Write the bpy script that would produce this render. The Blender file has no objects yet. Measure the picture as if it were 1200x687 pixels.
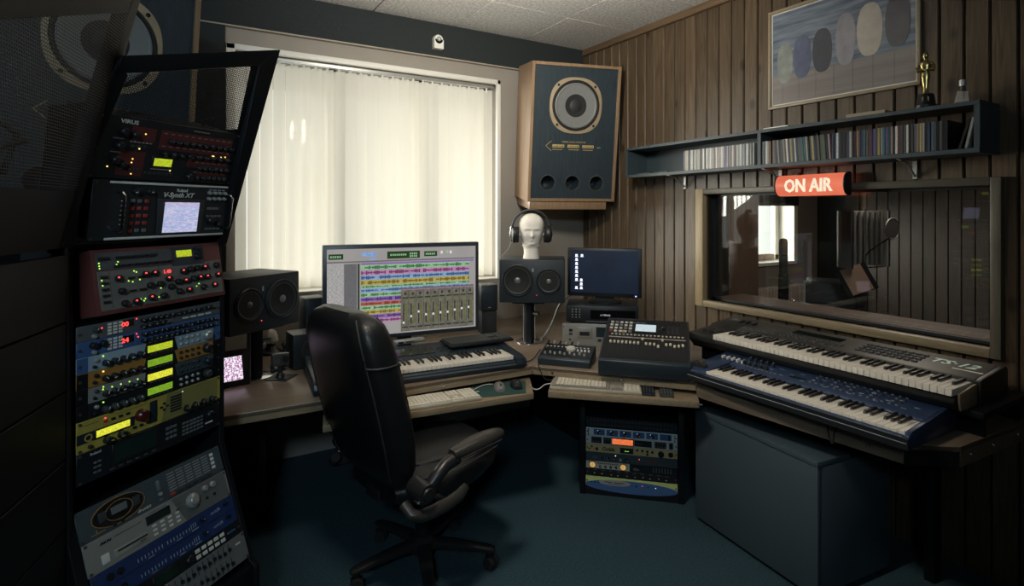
import bpy, bmesh, math, random
from mathutils import Vector, Matrix, Euler
random.seed(7)
S = bpy.context.scene
C = S.collection
R = math.radians

# ------------------------------------------------------------------ camera, sky, lights, exposure
cam_d = bpy.data.cameras.new('camera')
cam = bpy.data.objects.new('camera', cam_d); C.objects.link(cam)
cam.location = (0, 0, 1.55)
cam.rotation_euler = (R(90), 0, R(-31))
cam_d.sensor_width = 36.0
cam_d.lens = 654.0 / 1200.0 * 36.0
cam_d.shift_y = -(343.5 - 247.0) / 1200.0
cam_d.clip_start = 0.02
S.camera = cam

world = bpy.data.worlds.new('sky'); S.world = world
world.use_nodes = True
wn = world.node_tree.nodes
wn['Background'].inputs[0].default_value = (1.0, 0.985, 0.95, 1)
wn['Background'].inputs[1].default_value = 1.25

def area_light(name, loc, rot, sx, sy, power, col):
    l = bpy.data.lights.new(name, 'AREA'); l.shape = 'RECTANGLE'
    l.size = sx; l.size_y = sy; l.energy = power; l.color = col
    o = bpy.data.objects.new(name, l); C.objects.link(o)
    o.location = loc; o.rotation_euler = rot
    return o
# bright hazy sky north-west of the window: broad, soft, slipping between the half-turned slats
sun_d = bpy.data.lights.new('hazy_sun', 'SUN'); sun_d.energy = 14.0; sun_d.angle = R(50); sun_d.color = (1.0, 0.94, 0.85)
sun = bpy.data.objects.new('hazy_sun', sun_d); C.objects.link(sun)
sun.rotation_euler = Vector((math.sin(R(143)), math.cos(R(143)), -0.36)).to_track_quat('-Z', 'Y').to_euler()
# added unseen fill lights; the first is a spot aimed at the corner desk
sp_d = bpy.data.lights.new('desk_fill_spot', 'SPOT'); sp_d.energy = 110; sp_d.spot_size = R(82); sp_d.spot_blend = 1.0; sp_d.shadow_soft_size = 0.15; sp_d.color = (1.0, 0.90, 0.76)
sp = bpy.data.objects.new('desk_fill_spot', sp_d); C.objects.link(sp); sp.location = (0.35, 1.35, 2.80)
sp.rotation_euler = (Vector((1.75, 2.0, 0.6)) - sp.location).to_track_quat('-Z', 'Y').to_euler()
def spot(name, loc, aim, power, size, col, soft=0.12):
    d = bpy.data.lights.new(name, 'SPOT'); d.energy = power; d.spot_size = R(size); d.spot_blend = 1.0; d.shadow_soft_size = soft; d.color = col
    o = bpy.data.objects.new(name, d); C.objects.link(o); o.location = loc
    o.rotation_euler = (Vector(aim) - Vector(loc)).to_track_quat('-Z', 'Y').to_euler()
spot('ceiling_fill_spot', (1.1, 1.75, 2.38), (1.8, 2.9, 2.89), 135, 140, (1.0, 0.93, 0.80))  # unseen fill spot added to brighten the ceiling and its bounce
spot('back_fill_spot', (-0.9, -1.2, 2.6), (0.7, 3.0, 2.0), 135, 96, (0.66, 0.88, 1.0), 0.2)  # added cool fill from behind the camera, lifts racks and loudspeakers
area_light('booth_fill', (4.5, 1.9, 2.55), (0, 0, 0), 0.5, 0.5, 17, (1.0, 0.85, 0.70))  # unseen fill added to lift the dark booth interior
S.view_settings.view_transform = 'Standard'
S.view_settings.look = 'None'
S.view_settings.exposure = 0.0
S.view_settings.gamma = 1.0
S.view_settings.use_curve_mapping = False

# ------------------------------------------------------------------ materials
MATS = {}
def nodes_of(m):
    m.use_nodes = True
    return m.node_tree.nodes, m.node_tree.links
def mat(name, col, rough=0.5, metal=0.0, var=0.12, scale=30.0, bump=0.0, spec=0.5, stretch=(1, 1, 1), rand=0.0, coat=0.0):
    if name in MATS: return MATS[name]
    m = bpy.data.materials.new(name); n, l = nodes_of(m)
    b = n['Principled BSDF']
    b.inputs['Roughness'].default_value = rough
    b.inputs['Metallic'].default_value = metal
    b.inputs['Specular IOR Level'].default_value = spec
    b.inputs['Coat Weight'].default_value = coat
    tc = n.new('ShaderNodeTexCoord'); mp = n.new('ShaderNodeMapping')
    mp.inputs['Scale'].default_value = stretch
    l.new(tc.outputs['Object'], mp.inputs['Vector'])
    nz = n.new('ShaderNodeTexNoise'); nz.inputs['Scale'].default_value = scale; nz.inputs['Detail'].default_value = 4
    l.new(mp.outputs['Vector'], nz.inputs['Vector'])
    mx = n.new('ShaderNodeMix'); mx.data_type = 'RGBA'
    mx.inputs['A'].default_value = (*[c * (1 - var) for c in col], 1)
    mx.inputs['B'].default_value = (*[min(1, c * (1 + var)) for c in col], 1)
    l.new(nz.outputs['Fac'], mx.inputs['Factor'])
    out = mx.outputs['Result']
    if rand:
        oi = n.new('ShaderNodeObjectInfo'); hs = n.new('ShaderNodeHueSaturation')
        mr = n.new('ShaderNodeMapRange'); mr.inputs['To Min'].default_value = 1 - rand; mr.inputs['To Max'].default_value = 1 + rand
        l.new(oi.outputs['Random'], mr.inputs['Value']); l.new(mr.outputs['Result'], hs.inputs['Value'])
        l.new(out, hs.inputs['Color']); out = hs.outputs['Color']
    l.new(out, b.inputs['Base Color'])
    if bump:
        bp = n.new('ShaderNodeBump'); bp.inputs['Strength'].default_value = bump; bp.inputs['Distance'].default_value = 0.004
        l.new(nz.outputs['Fac'], bp.inputs['Height']); l.new(bp.outputs['Normal'], b.inputs['Normal'])
    MATS[name] = m
    return m
def wood(name, c1, c2, axis='Z', scale=6.0, rough=0.5, knots=False, rand=0.0, dist=2.5):
    if name in MATS: return MATS[name]
    m = bpy.data.materials.new(name); n, l = nodes_of(m)
    b = n['Principled BSDF']; b.inputs['Roughness'].default_value = rough
    tc = n.new('ShaderNodeTexCoord'); mp = n.new('ShaderNodeMapping')
    st = {'X': (0.06, 1, 1), 'Y': (1, 0.06, 1), 'Z': (1, 1, 0.06)}[axis]
    mp.inputs['Scale'].default_value = st
    oi = n.new('ShaderNodeObjectInfo')
    ad = n.new('ShaderNodeVectorMath'); ad.operation = 'ADD'
    cb = n.new('ShaderNodeCombineXYZ')
    ml = n.new('ShaderNodeMath'); ml.operation = 'MULTIPLY'; ml.inputs[1].default_value = 37.0
    l.new(oi.outputs['Random'], ml.inputs[0])
    for k in range(3): l.new(ml.outputs[0], cb.inputs[k])
    l.new(tc.outputs['Object'], ad.inputs[0]); l.new(cb.outputs[0], ad.inputs[1])
    l.new(ad.outputs[0], mp.inputs['Vector'])
    nz = n.new('ShaderNodeTexNoise'); nz.inputs['Scale'].default_value = scale * 6; nz.inputs['Detail'].default_value = 6
    nz.inputs['Distortion'].default_value = dist
    l.new(mp.outputs['Vector'], nz.inputs['Vector'])
    rp = n.new('ShaderNodeValToRGB')
    rp.color_ramp.elements[0].position = 0.3; rp.color_ramp.elements[0].color = (*c1, 1)
    rp.color_ramp.elements[1].position = 0.7; rp.color_ramp.elements[1].color = (*c2, 1)
    l.new(nz.outputs['Fac'], rp.inputs['Fac'])
    out = rp.outputs['Color']
    if knots:
        vo = n.new('ShaderNodeTexVoronoi'); vo.inputs['Scale'].default_value = 7.0
        mp2 = n.new('ShaderNodeMapping'); mp2.inputs['Scale'].default_value = (1, 1, 0.55)
        l.new(ad.outputs[0], mp2.inputs['Vector']); l.new(mp2.outputs['Vector'], vo.inputs['Vector'])
        r2 = n.new('ShaderNodeValToRGB'); r2.color_ramp.elements[0].position = 0.07; r2.color_ramp.elements[0].color = (0.25, 0.2, 0.15, 1)
        r2.color_ramp.elements[1].position = 0.17; r2.color_ramp.elements[1].color = (1, 1, 1, 1)
        l.new(vo.outputs['Distance'], r2.inputs['Fac'])
        mm = n.new('ShaderNodeMix'); mm.data_type = 'RGBA'; mm.blend_type = 'MULTIPLY'; mm.inputs['Factor'].default_value = 0.8
        l.new(out, mm.inputs['A']); l.new(r2.outputs['Color'], mm.inputs['B']); out = mm.outputs['Result']
    if rand:
        hs = n.new('ShaderNodeHueSaturation')
        mr = n.new('ShaderNodeMapRange'); mr.inputs['To Min'].default_value = 1 - rand; mr.inputs['To Max'].default_value = 1 + rand
        l.new(oi.outputs['Random'], mr.inputs['Value']); l.new(mr.outputs['Result'], hs.inputs['Value'])
        l.new(out, hs.inputs['Color']); out = hs.outputs['Color']
    l.new(out, b.inputs['Base Color'])
    bp = n.new('ShaderNodeBump'); bp.inputs['Strength'].default_value = 0.12; bp.inputs['Distance'].default_value = 0.002
    l.new(nz.outputs['Fac'], bp.inputs['Height']); l.new(bp.outputs['Normal'], b.inputs['Normal'])
    MATS[name] = m
    return m
def glow(name, col, strength=1.0, dark=None, scale=60.0, stretch=(1, 1, 1)):
    """screen, lamp or LED"""
    if name in MATS: return MATS[name]
    m = bpy.data.materials.new(name); n, l = nodes_of(m)
    b = n['Principled BSDF']; b.inputs['Roughness'].default_value = 0.35
    b.inputs['Base Color'].default_value = (0.01, 0.01, 0.01, 1)
    b.inputs['Emission Strength'].default_value = strength
    tc = n.new('ShaderNodeTexCoord'); mp = n.new('ShaderNodeMapping'); mp.inputs['Scale'].default_value = stretch
    nz = n.new('ShaderNodeTexNoise'); nz.inputs['Scale'].default_value = scale
    l.new(tc.outputs['Object'], mp.inputs['Vector']); l.new(mp.outputs['Vector'], nz.inputs['Vector'])
    rp = n.new('ShaderNodeValToRGB')
    d = dark or tuple(c * 0.85 for c in col)
    rp.color_ramp.elements[0].position = 0.42; rp.color_ramp.elements[0].color = (*d, 1)
    rp.color_ramp.elements[1].position = 0.58; rp.color_ramp.elements[1].color = (*col, 1)
    l.new(nz.outputs['Fac'], rp.inputs['Fac']); l.new(rp.outputs['Color'], b.inputs['Emission Color'])
    MATS[name] = m
    return m

BLK = mat('black_plastic', (0.012, 0.014, 0.017), 0.42)
BLKM = mat('black_metal', (0.006, 0.007, 0.009), 0.55, 0.0, spec=0.3)
NAVY = mat('dark_navy_plastic', (0.016, 0.024, 0.032), 0.4)
DGREY = mat('dark_grey_plastic', (0.045, 0.048, 0.05), 0.5)
GREY = mat('grey_paint', (0.16, 0.165, 0.165), 0.5)
SILV = mat('brushed_silver', (0.48, 0.48, 0.46), 0.38, 0.5, 0.06, 60)
CHROME = mat('chrome', (0.6, 0.6, 0.6), 0.18, 1.0, 0.03)
WHITE = mat('white_paint', (0.72, 0.70, 0.66), 0.5, 0, 0.04)
CREAM = mat('cream_print', (0.75, 0.73, 0.66), 0.6, 0, 0.04)
RUB = mat('black_rubber', (0.014, 0.014, 0.014), 0.75, bump=0.1)
LEATHER = mat('black_leather', (0.009, 0.010, 0.011), 0.36, 0, 0.2, 160, 0.25, spec=0.4)
SEAM = mat('leather_seam', (0.03, 0.03, 0.032), 0.5)
KEYW = mat('ivory_key', (0.74, 0.69, 0.60), 0.35, 0, 0.04)
KEYB = mat('ebony_key', (0.012, 0.012, 0.013), 0.3)
ORANGE = mat('orange_panel', (0.42, 0.21, 0.045), 0.45)
LBLUE = mat('pale_blue_panel', (0.32, 0.42, 0.50), 0.4)
BLUE = mat('blue_panel', (0.055, 0.12, 0.28), 0.4)
DBLUE = mat('deep_blue_panel', (0.018, 0.04, 0.13), 0.42)
YELLOW = mat('yellow_panel', (0.46, 0.37, 0.07), 0.45)
OLIVE = mat('olive_panel', (0.25, 0.23, 0.075), 0.5)
DRED = mat('dark_red_panel', (0.11, 0.022, 0.022), 0.5)
RBROWN = mat('red_brown_case', (0.15, 0.045, 0.042), 0.4)
GOLD = mat('gold_panel', (0.66, 0.50, 0.24), 0.4, 0.2)
TEALG = mat('teal_grey_panel', (0.055, 0.075, 0.085), 0.5)
LIME = mat('lime_print', (0.50, 0.60, 0.22), 0.5)
RED = mat('red_button', (0.35, 0.05, 0.04), 0.5)
LCDY = glow('lime_backlit_display', (0.60, 0.72, 0.03), 0.85, (0.42, 0.52, 0.02), 220)
LCDG = glow('green_backlit_display', (0.30, 0.55, 0.03), 0.7, (0.2, 0.40, 0.02), 220)
LCDB = glow('yellow_backlit_display', (0.85, 0.85, 0.05), 1.0, (0.6, 0.6, 0.04), 220)
LCDO = glow('orange_backlit_display', (0.95, 0.22, 0.07), 1.0, (0.65, 0.13, 0.04), 260)
LCDD = mat('unlit_green_display', (0.012, 0.03, 0.022), 0.25)
LEDR = glow('red_led', (1.0, 0.06, 0.06), 2.2)
LEDY = glow('amber_led', (1.0, 0.6, 0.15), 2.2)
LEDG = glow('green_led', (0.45, 1.0, 0.1), 1.6)
LEDW = glow('white_led', (0.8, 0.85, 1.0), 2.0)
LEDB = glow('blue_led', (0.3, 0.4, 1.0), 3.0)
# a pair of printed-screen materials
SCR_SYNTH = glow('touch_screen_glow', (0.62, 0.62, 0.82), 0.9, (0.36, 0.45, 0.75), 90, (1, 1, 4))
SCR_PHOTO = glow('photo_screen_glow', (0.95, 0.9, 0.98), 1.1, (0.35, 0.12, 0.30), 130)
SCR_BLUE = glow('dark_desktop_glow', (0.006, 0.013, 0.03), 1.0, (0.004, 0.008, 0.02), 3)
SCR_PALE = glow('pale_display_glow', (0.62, 0.72, 0.74), 1.0, (0.50, 0.60, 0.64), 160, (1, 1, 6))

# ------------------------------------------------------------------ geometry helpers
class MB:
    def __init__(s): s.v = []; s.f = []; s.m = []
    def add(s, vs, fs, mi=0, M=None):
        o = len(s.v)
        for p in vs:
            p = Vector(p); s.v.append(M @ p if M else p)
        for f in fs: s.f.append([i + o for i in f]); s.m.append(mi)
        return s
    def box(s, x0, x1, y0, y1, z0, z1, mi=0, M=None):
        v = [(x0, y0, z0), (x1, y0, z0), (x1, y1, z0), (x0, y1, z0), (x0, y0, z1), (x1, y0, z1), (x1, y1, z1), (x0, y1, z1)]
        return s.add(v, [(0, 3, 2, 1), (4, 5, 6, 7), (0, 1, 5, 4), (1, 2, 6, 5), (2, 3, 7, 6), (3, 0, 4, 7)], mi, M)
    def cb(s, c, d, mi=0, M=None):
        return s.box(c[0] - d[0] / 2, c[0] + d[0] / 2, c[1] - d[1] / 2, c[1] + d[1] / 2, c[2] - d[2] / 2, c[2] + d[2] / 2, mi, M)
    def cyl(s, a, b, r0, r1=None, n=12, mi=0, M=None, cap=True):
        a = Vector(a); b = Vector(b); r1 = r0 if r1 is None else r1
        d = (b - a).normalized(); u = d.orthogonal().normalized(); w = d.cross(u)
        vs = []
        for p, r in ((a, r0), (b, r1)):
            for k in range(n):
                t = 2 * math.pi * k / n; vs.append(p + u * (r * math.cos(t)) + w * (r * math.sin(t)))
        fs = [(k, (k + 1) % n, n + (k + 1) % n, n + k) for k in range(n)]
        if cap: fs += [tuple(range(n - 1, -1, -1)), tuple(range(n, 2 * n))]
        return s.add(vs, fs, mi, M)
    def lathe(s, prof, n=24, mi=0, M=None, sx=1.0, sy=1.0):
        """prof: (radius, height) pairs about local z"""
        vs = []; fs = []
        for r, h in prof:
            for k in range(n):
                t = 2 * math.pi * k / n; vs.append((r * math.cos(t) * sx, r * math.sin(t) * sy, h))
        for j in range(len(prof) - 1):
            for k in range(n):
                k2 = (k + 1) % n
                fs.append((j * n + k, j * n + k2, (j + 1) * n + k2, (j + 1) * n + k))
        fs.append(tuple(range(n - 1, -1, -1))); fs.append(tuple((len(prof) - 1) * n + k for k in range(n)))
        return s.add(vs, fs, mi, M)
    def prism(s, poly, z0, z1, mi=0, M=None):
        n = len(poly)
        vs = [(x, y, z0) for x, y in poly] + [(x, y, z1) for x, y in poly]
        fs = [tuple(range(n - 1, -1, -1)), tuple(range(n, 2 * n))] + [(k, (k + 1) % n, n + (k + 1) % n, n + k) for k in range(n)]
        return s.add(vs, fs, mi, M)
    def tube(s, pts, r, n=8, mi=0, M=None):
        pts = [Vector(p) for p in pts]; rings = []; up = Vector((0.13, 0.21, 0.97))
        vs = []
        for i, p in enumerate(pts):
            d = (pts[min(i + 1, len(pts) - 1)] - pts[max(i - 1, 0)]).normalized()
            u = d.cross(up)
            if u.length < 1e-3: u = d.orthogonal()
            u.normalize(); w = d.cross(u)
            rr = r[i] if isinstance(r, (list, tuple)) else r
            for k in range(n):
                t = 2 * math.pi * k / n; vs.append(p + u * (rr * math.cos(t)) + w * (rr * math.sin(t)))
        fs = []
        for i in range(len(pts) - 1):
            for k in range(n):
                k2 = (k + 1) % n; fs.append((i * n + k, i * n + k2, (i + 1) * n + k2, (i + 1) * n + k))
        fs.append(tuple(range(n - 1, -1, -1))); fs.append(tuple((len(pts) - 1) * n + k for k in range(n)))
        return s.add(vs, fs, mi, M)
    def ball(s, c, r, n=10, mi=0, sc=(1, 1, 1)):
        prof = [(max(1e-4, r * math.sin(math.pi * j / n)), -r * math.cos(math.pi * j / n)) for j in range(n + 1)]
        return s.lathe(prof, n + 2, mi, Matrix.Translation(c) @ Matrix.Diagonal((*sc, 1)))
    def loft(s, rings, mi=0, M=None):
        n = len(rings[0]); vs = [p for r in rings for p in r]; fs = []
        for j in range(len(rings) - 1):
            for k in range(n):
                k2 = (k + 1) % n; fs.append((j * n + k, j * n + k2, (j + 1) * n + k2, (j + 1) * n + k))
        fs.append(tuple(range(n - 1, -1, -1))); fs.append(tuple((len(rings) - 1) * n + k for k in range(n)))
        return s.add(vs, fs, mi, M)
    def mesh(s, name, mats, smooth=False, bevel=0.0, seg=2, fix=True):
        me = bpy.data.meshes.new(name)
        me.from_pydata([tuple(p) for p in s.v], [], s.f)
        for m in (mats if isinstance(mats, (list, tuple)) else [mats]): me.materials.append(m)
        for p, mi in zip(me.polygons, s.m): p.material_index = mi
        if bevel or fix:
            bm = bmesh.new(); bm.from_mesh(me)
            if fix: bmesh.ops.recalc_face_normals(bm, faces=bm.faces)
            if bevel:
                es = [e for e in bm.edges if len(e.link_faces) == 2 and e.calc_face_angle(0) > 0.6]
                bmesh.ops.bevel(bm, geom=es, offset=bevel, segments=seg, affect='EDGES', profile=0.5, clamp_overlap=True)
            bm.to_mesh(me); bm.free()
        if smooth or bevel:
            for p in me.polygons: p.use_smooth = True
            if hasattr(me, 'set_sharp_from_angle'): me.set_sharp_from_angle(angle=R(38))
        return me
    def build(s, name, mats, parent=None, smooth=False, bevel=0.0, seg=2, loc=None, rot=None, kind=None, label=None):
        return link(name, s.mesh(name, mats, smooth, bevel, seg), parent, loc, rot, kind, label)
def link(name, me, parent=None, loc=None, rot=None, kind=None, label=None):
    o = bpy.data.objects.new(name, me); C.objects.link(o)
    if parent: o.parent = parent
    if loc is not None: o.location = loc
    if rot is not None: o.rotation_euler = rot
    if kind: o['kind'] = kind
    if label: o['label'] = label
    return o
def tag(o, label, cat, group=None, kind=None):
    o['label'] = label; o['category'] = cat
    if group: o['group'] = group
    if kind: o['kind'] = kind
    return o
def thing(name, label, cat, loc=(0, 0, 0), yaw=180.0, tilt=0.0, group=None):
    """Empty at the thing's base. local -y faces compass bearing yaw; tilt > 0 leans the top forward"""
    o = bpy.data.objects.new(name, None); C.objects.link(o); o.empty_display_size = 0.05
    o.location = loc; o.rotation_euler = (R(tilt), 0, R(180.0 - yaw))
    return tag(o, label, cat, group)
def struct(o): o['kind'] = 'structure'; return o

# lettering: made as font curves, all turned into meshes in one go at the end
FONTS = []
def text(s, parent, x, z, size, m, y=-0.0012, align='LEFT', bold=0.0, shear=0.0, sx=1.0, flat=False, name='lettering', ext=0.0004, label=None, rot=None):
    cu = bpy.data.curves.new(name, 'FONT'); cu.body = s; cu.size = size; cu.align_x = align; cu.extrude = ext
    cu.offset = bold; cu.shear = shear; cu.resolution_u = 2
    cu.materials.append(m)
    o = bpy.data.objects.new(name, cu); C.objects.link(o); o.parent = parent
    o.location = (x, y, z); o.rotation_euler = rot if rot is not None else ((0, 0, 0) if flat else (R(90), 0, 0)); o.scale = (sx, 1, 1)
    if label: o['label'] = label
    FONTS.append(o)
    return o

KN = {}
def knob(parent, x, z, r=0.006, h=0.010, m=None, dot=None, y=0.0, name='knob', flat=False):
    m = m or BLK; key = (round(r, 4), round(h, 4), m.name, dot.name if dot else '')
    if key not in KN:
        b = MB(); b.cyl((0, 0, 0), (0, -h * 0.75, 0), r, r * 0.94, 12); b.cyl((0, -h * 0.75, 0), (0, -h, 0), r * 0.94, r * 0.72, 12)
        if dot: b.box(-r * 0.13, r * 0.13, -h - 0.0004, -h * 0.6, r * 0.05, r * 0.8, 1)
        KN[key] = b.mesh('knob', [m, dot] if dot else [m], True)
    o = link(name, KN[key], parent, (x, y, z))
    o.rotation_euler = (R(-90) if flat else 0, random.uniform(-2, 2) if not flat else 0, 0)
    return o

# ================================================================== SETTING
WX, WY, CZ = 2.93, 3.72, 2.89
WALLG = mat('warm_grey_plaster', (0.30, 0.27, 0.235), 0.85, 0, 0.06, 8, 0.05)
FELT = mat('dark_teal_felt', (0.021, 0.026, 0.028), 0.95, 0, 0.5, 240, 0.4)
CARPET = mat('teal_carpet', (0.022, 0.058, 0.078), 0.95, 0, 0.9, 110, 0.9)
CTILE = mat('speckled_ceiling_tile', (0.74, 0.70, 0.61), 0.9, 0, 0.75, 55, 0.8)
PINE = wood('stained_pine_plank', (0.064, 0.042, 0.024), (0.140, 0.095, 0.055), 'Z', 5, 0.42, True, 0.16)
GAP = mat('dark_plank_gap', (0.012, 0.009, 0.006), 0.9)
DARKW = mat('dark_wall_paint', (0.03, 0.03, 0.032), 0.9)
OFFW = mat('window_white', (0.78, 0.76, 0.70), 0.45, 0, 0.03)

fl = MB().box(-1.5, WX + 0.1, -1.9, WY + 0.1, -0.1, 0).build('floor', CARPET); struct(fl)
# ceiling: grid carrier plus tiles with recessed joints
ce = MB().box(-1.5, WX + 0.1, -1.9, WY + 0.1, CZ + 0.012, CZ + 0.1).build('ceiling', mat('ceiling_carrier', (0.05, 0.048, 0.044), 0.9)); struct(ce)
tile = MB().box(-0.2975, 0.2975, -0.2975, 0.2975, 0, 0.012).mesh('ceiling_tile', CTILE, bevel=0.0015, seg=1)
for ix in range(8):
    for iy in range(10):
        x = WX - 0.24 - 0.6 * ix; y = WY - 0.3 - 0.6 * iy
        me = tile
        if ix == 0:
            pass
        link('ceiling_tile', me, ce, (x - 0.06, y, CZ))
# window wall: pieces round the opening
wx0, wx1, wz0, wz1 = 0.25, 2.128, 1.03, 2.55
wb = MB()
wb.box(-1.5, wx0, WY, WY + 0.3, 0, CZ + 0.05); wb.box(wx1, WX + 0.2, WY, WY + 0.3, 0, CZ + 0.05)
wb.box(wx0, wx1, WY, WY + 0.3, 0, wz0); wb.box(wx0, wx1, WY, WY + 0.3, wz1, CZ + 0.05)
wall_back = struct(wb.build('wall_back', WALLG))
MB().box(-1.28, WX - 0.02, WY - 0.03, WY, 2.652, CZ).build('felt_strip', FELT, wall_back, label='dark felt strip along the top of the wall')
MB().box(-1.28, WX - 0.02, WY - 0.036, WY - 0.006, 2.643, 2.652).build('edge_strip', mat('pale_edge_strip', (0.33, 0.29, 0.24), 0.6), wall_back)
MB().box(-1.28, wx0 - 0.005, WY - 0.04, WY, 0.0, 2.643).build('felt_panel', FELT, wall_back, label='dark felt panel left of the window')
wl = struct(MB().box(-1.4, -1.3, -1.9, WY, 0, CZ).build('wall_left', DARKW))
wf = struct(MB().box(-1.4, WX + 0.1, -1.9, -1.8, 0, CZ).build('wall_front', DARKW))
# window
win = struct(MB().box(wx0, wx1, WY + 0.004, WY + 0.19, wz0 - 0.02, wz0 + 0.006).build('window_1', OFFW))
f = MB(); t = 0.05
f.box(wx0, wx0 + t, WY - 0.012, WY + 0.02, wz0, wz1); f.box(wx1 - t + 0.02, wx1, WY - 0.012, WY + 0.02, wz0, wz1)
f.box(wx0, wx1, WY - 0.012, WY + 0.02, wz1 - 0.035, wz1)
f.build('window_frame', OFFW, win, bevel=0.004)
f = MB(); yy = WY + 0.17
for x in (wx0, (wx0 * 2 + wx1) / 3, (wx0 + wx1 * 2) / 3, wx1 - 0.06): f.box(x, x + 0.06, yy, yy + 0.06, wz0, wz1)
f.box(wx0, wx1, yy, yy + 0.06, wz0, wz0 + 0.07); f.box(wx0, wx1, yy, yy + 0.06, wz1 - 0.07, wz1)
f.build('sash', OFFW, win, bevel=0.004)
def thin_glass(name, tint=(0.94, 0.96, 0.95), ior=1.5):
    m = bpy.data.materials.new(name); n, l = nodes_of(m); n.remove(n['Principled BSDF'])
    tr = n.new('ShaderNodeBsdfTransparent'); tr.inputs[0].default_value = (*tint, 1)
    gl = n.new('ShaderNodeBsdfGlossy'); gl.inputs['Roughness'].default_value = 0.0
    fr = n.new('ShaderNodeFresnel'); ge = n.new('ShaderNodeNewGeometry'); mr = n.new('ShaderNodeMapRange')
    mr.inputs['To Min'].default_value = ior; mr.inputs['To Max'].default_value = 1.0 / ior
    l.new(ge.outputs['Backfacing'], mr.inputs['Value']); l.new(mr.outputs['Result'], fr.inputs[0])
    mx = n.new('ShaderNodeMixShader')
    l.new(fr.outputs[0], mx.inputs[0]); l.new(tr.outputs[0], mx.inputs[1]); l.new(gl.outputs[0], mx.inputs[2])
    l.new(mx.outputs[0], n['Material Output'].inputs[0])
    return m
GLASS = thin_glass('clear_glass')
MB().box(wx0 + 0.02, wx1 - 0.02, yy + 0.028, yy + 0.032, wz0 + 0.02, wz1 - 0.02).build('pane', GLASS, win)
# outside: unseen slab added above the window to shade the blind's top
struct(MB().box(-0.6, 3.2, WY + 0.3, WY + 1.5, 2.60, 2.70).build('light_blocker', mat('light_blocker_board', (0.25, 0.22, 0.18), 0.8)))

# vertical blind
BL = bpy.data.materials.new('translucent_blind_fabric'); n, l = nodes_of(BL); n.remove(n['Principled BSDF'])
d1 = n.new('ShaderNodeBsdfDiffuse'); d1.inputs[0].default_value = (0.82, 0.80, 0.74, 1)
t1 = n.new('ShaderNodeBsdfTranslucent'); t1.inputs[0].default_value = (0.88, 0.85, 0.77, 1)
t2 = n.new('ShaderNodeBsdfTransparent'); t2.inputs[0].default_value = (0.95, 0.92, 0.84, 1)
m1 = n.new('ShaderNodeMixShader'); m1.inputs[0].default_value = 0.5
m2 = n.new('ShaderNodeMixShader'); m2.inputs[0].default_value = 0.07
tcb = n.new('ShaderNodeTexCoord'); nb = n.new('ShaderNodeTexNoise'); nb.inputs['Scale'].default_value = 400
bb = n.new('ShaderNodeBump'); bb.inputs['Strength'].default_value = 0.1; bb.inputs['Distance'].default_value = 0.001
l.new(tcb.outputs['Object'], nb.inputs['Vector']); l.new(nb.outputs['Fac'], bb.inputs['Height']); l.new(bb.outputs['Normal'], d1.inputs['Normal'])
l.new(d1.outputs[0], m1.inputs[1]); l.new(t1.outputs[0], m1.inputs[2])
l.new(m1.outputs[0], m2.inputs[1]); l.new(t2.outputs[0], m2.inputs[2]); l.new(m2.outputs[0], n['Material Output'].inputs[0])
bl = thing('vertical_blind', 'cream vertical slat blind drawn closed across the big window', 'blind', (1.19, WY + 0.09, wz1 - 0.04))
b = MB(); b.box(-0.90, 0.92, -0.02, 0.02, -0.012, 0.028); b.box(-0.90, 0.92, -0.024, -0.02, -0.006, 0.02)
b.build('head_rail', SILV, bl, bevel=0.003)
prof = [(-0.0445 + 0.089 * k / 6, 0.006 * (1 - (2 * k / 6 - 1) ** 2)) for k in range(7)]
b = MB(); vs = [(x, -y, z) for z in (-1.43, 0) for x, y in prof]
b.add(vs, [(k, k + 1, 8 + k, 7 + k) for k in range(6)])
slat = b.mesh('slat', BL, True)
hk = MB().box(-0.006, 0.006, -0.005, 0.005, -0.03, 0.004).mesh('slat_hook', CREAM)
for k in range(24):
    sl = link('slat', slat, bl, (-0.855 + 0.075 * k, 0.0, -0.028), (0, 0, R(-43 + random.uniform(-1.5, 1.5))))
    link('slat_hook', hk, sl, (0, -0.001, 0.014))

# motion detector on the strip
md = thing('motion_detector', 'small white motion detector on the dark strip above the window', 'sensor', (1.592, WY - 0.036, 2.70))
MB().lathe([(0.036, 0), (0.036, 0.03), (0.03, 0.038)], 20, M=Matrix.Translation((0, 0.006, 0.064)) @ Matrix.Rotation(R(90), 4, 'X')).box(-0.036, 0.036, -0.032, 0.006, 0, 0.064).build('housing', CREAM, md, smooth=True)
MB().ball((0, -0.030, 0.066), 0.018, 8).build('lens', SILV, md, smooth=True)

# right wall: core with opening, planks
by0, by1, bz0, bz1 = 0.97, 2.44, 0.975, 1.655
w = MB()
w.box(WX + 0.02, WX + 0.22, by1, WY + 0.2, 0, CZ); w.box(WX + 0.02, WX + 0.22, -1.9, by0, 0, CZ)
w.box(WX + 0.02, WX + 0.22, by0, by1, 0, bz0); w.box(WX + 0.02, WX + 0.22, by0, by1, bz1, CZ)
wall_right = struct(w.build('wall_right', GAP))
PW = 0.0915
def plank_mesh(z0, z1):
    b = MB(); a = 0.006
    poly = [(0.02, -PW / 2 + 0.003), (0.006, -PW / 2 + 0.003), (0.0, -PW / 2 + 0.008), (0.0, PW / 2 - 0.008), (0.006, PW / 2 - 0.003), (0.02, PW / 2 - 0.003)]
    return b.prism(poly, z0, z1).mesh('wood_plank', PINE)
full = plank_mesh(0, CZ - 0.05); up = plank_mesh(bz1, CZ - 0.05); lo = plank_mesh(0, bz0)
y = WY - PW / 2 - 0.001
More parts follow.
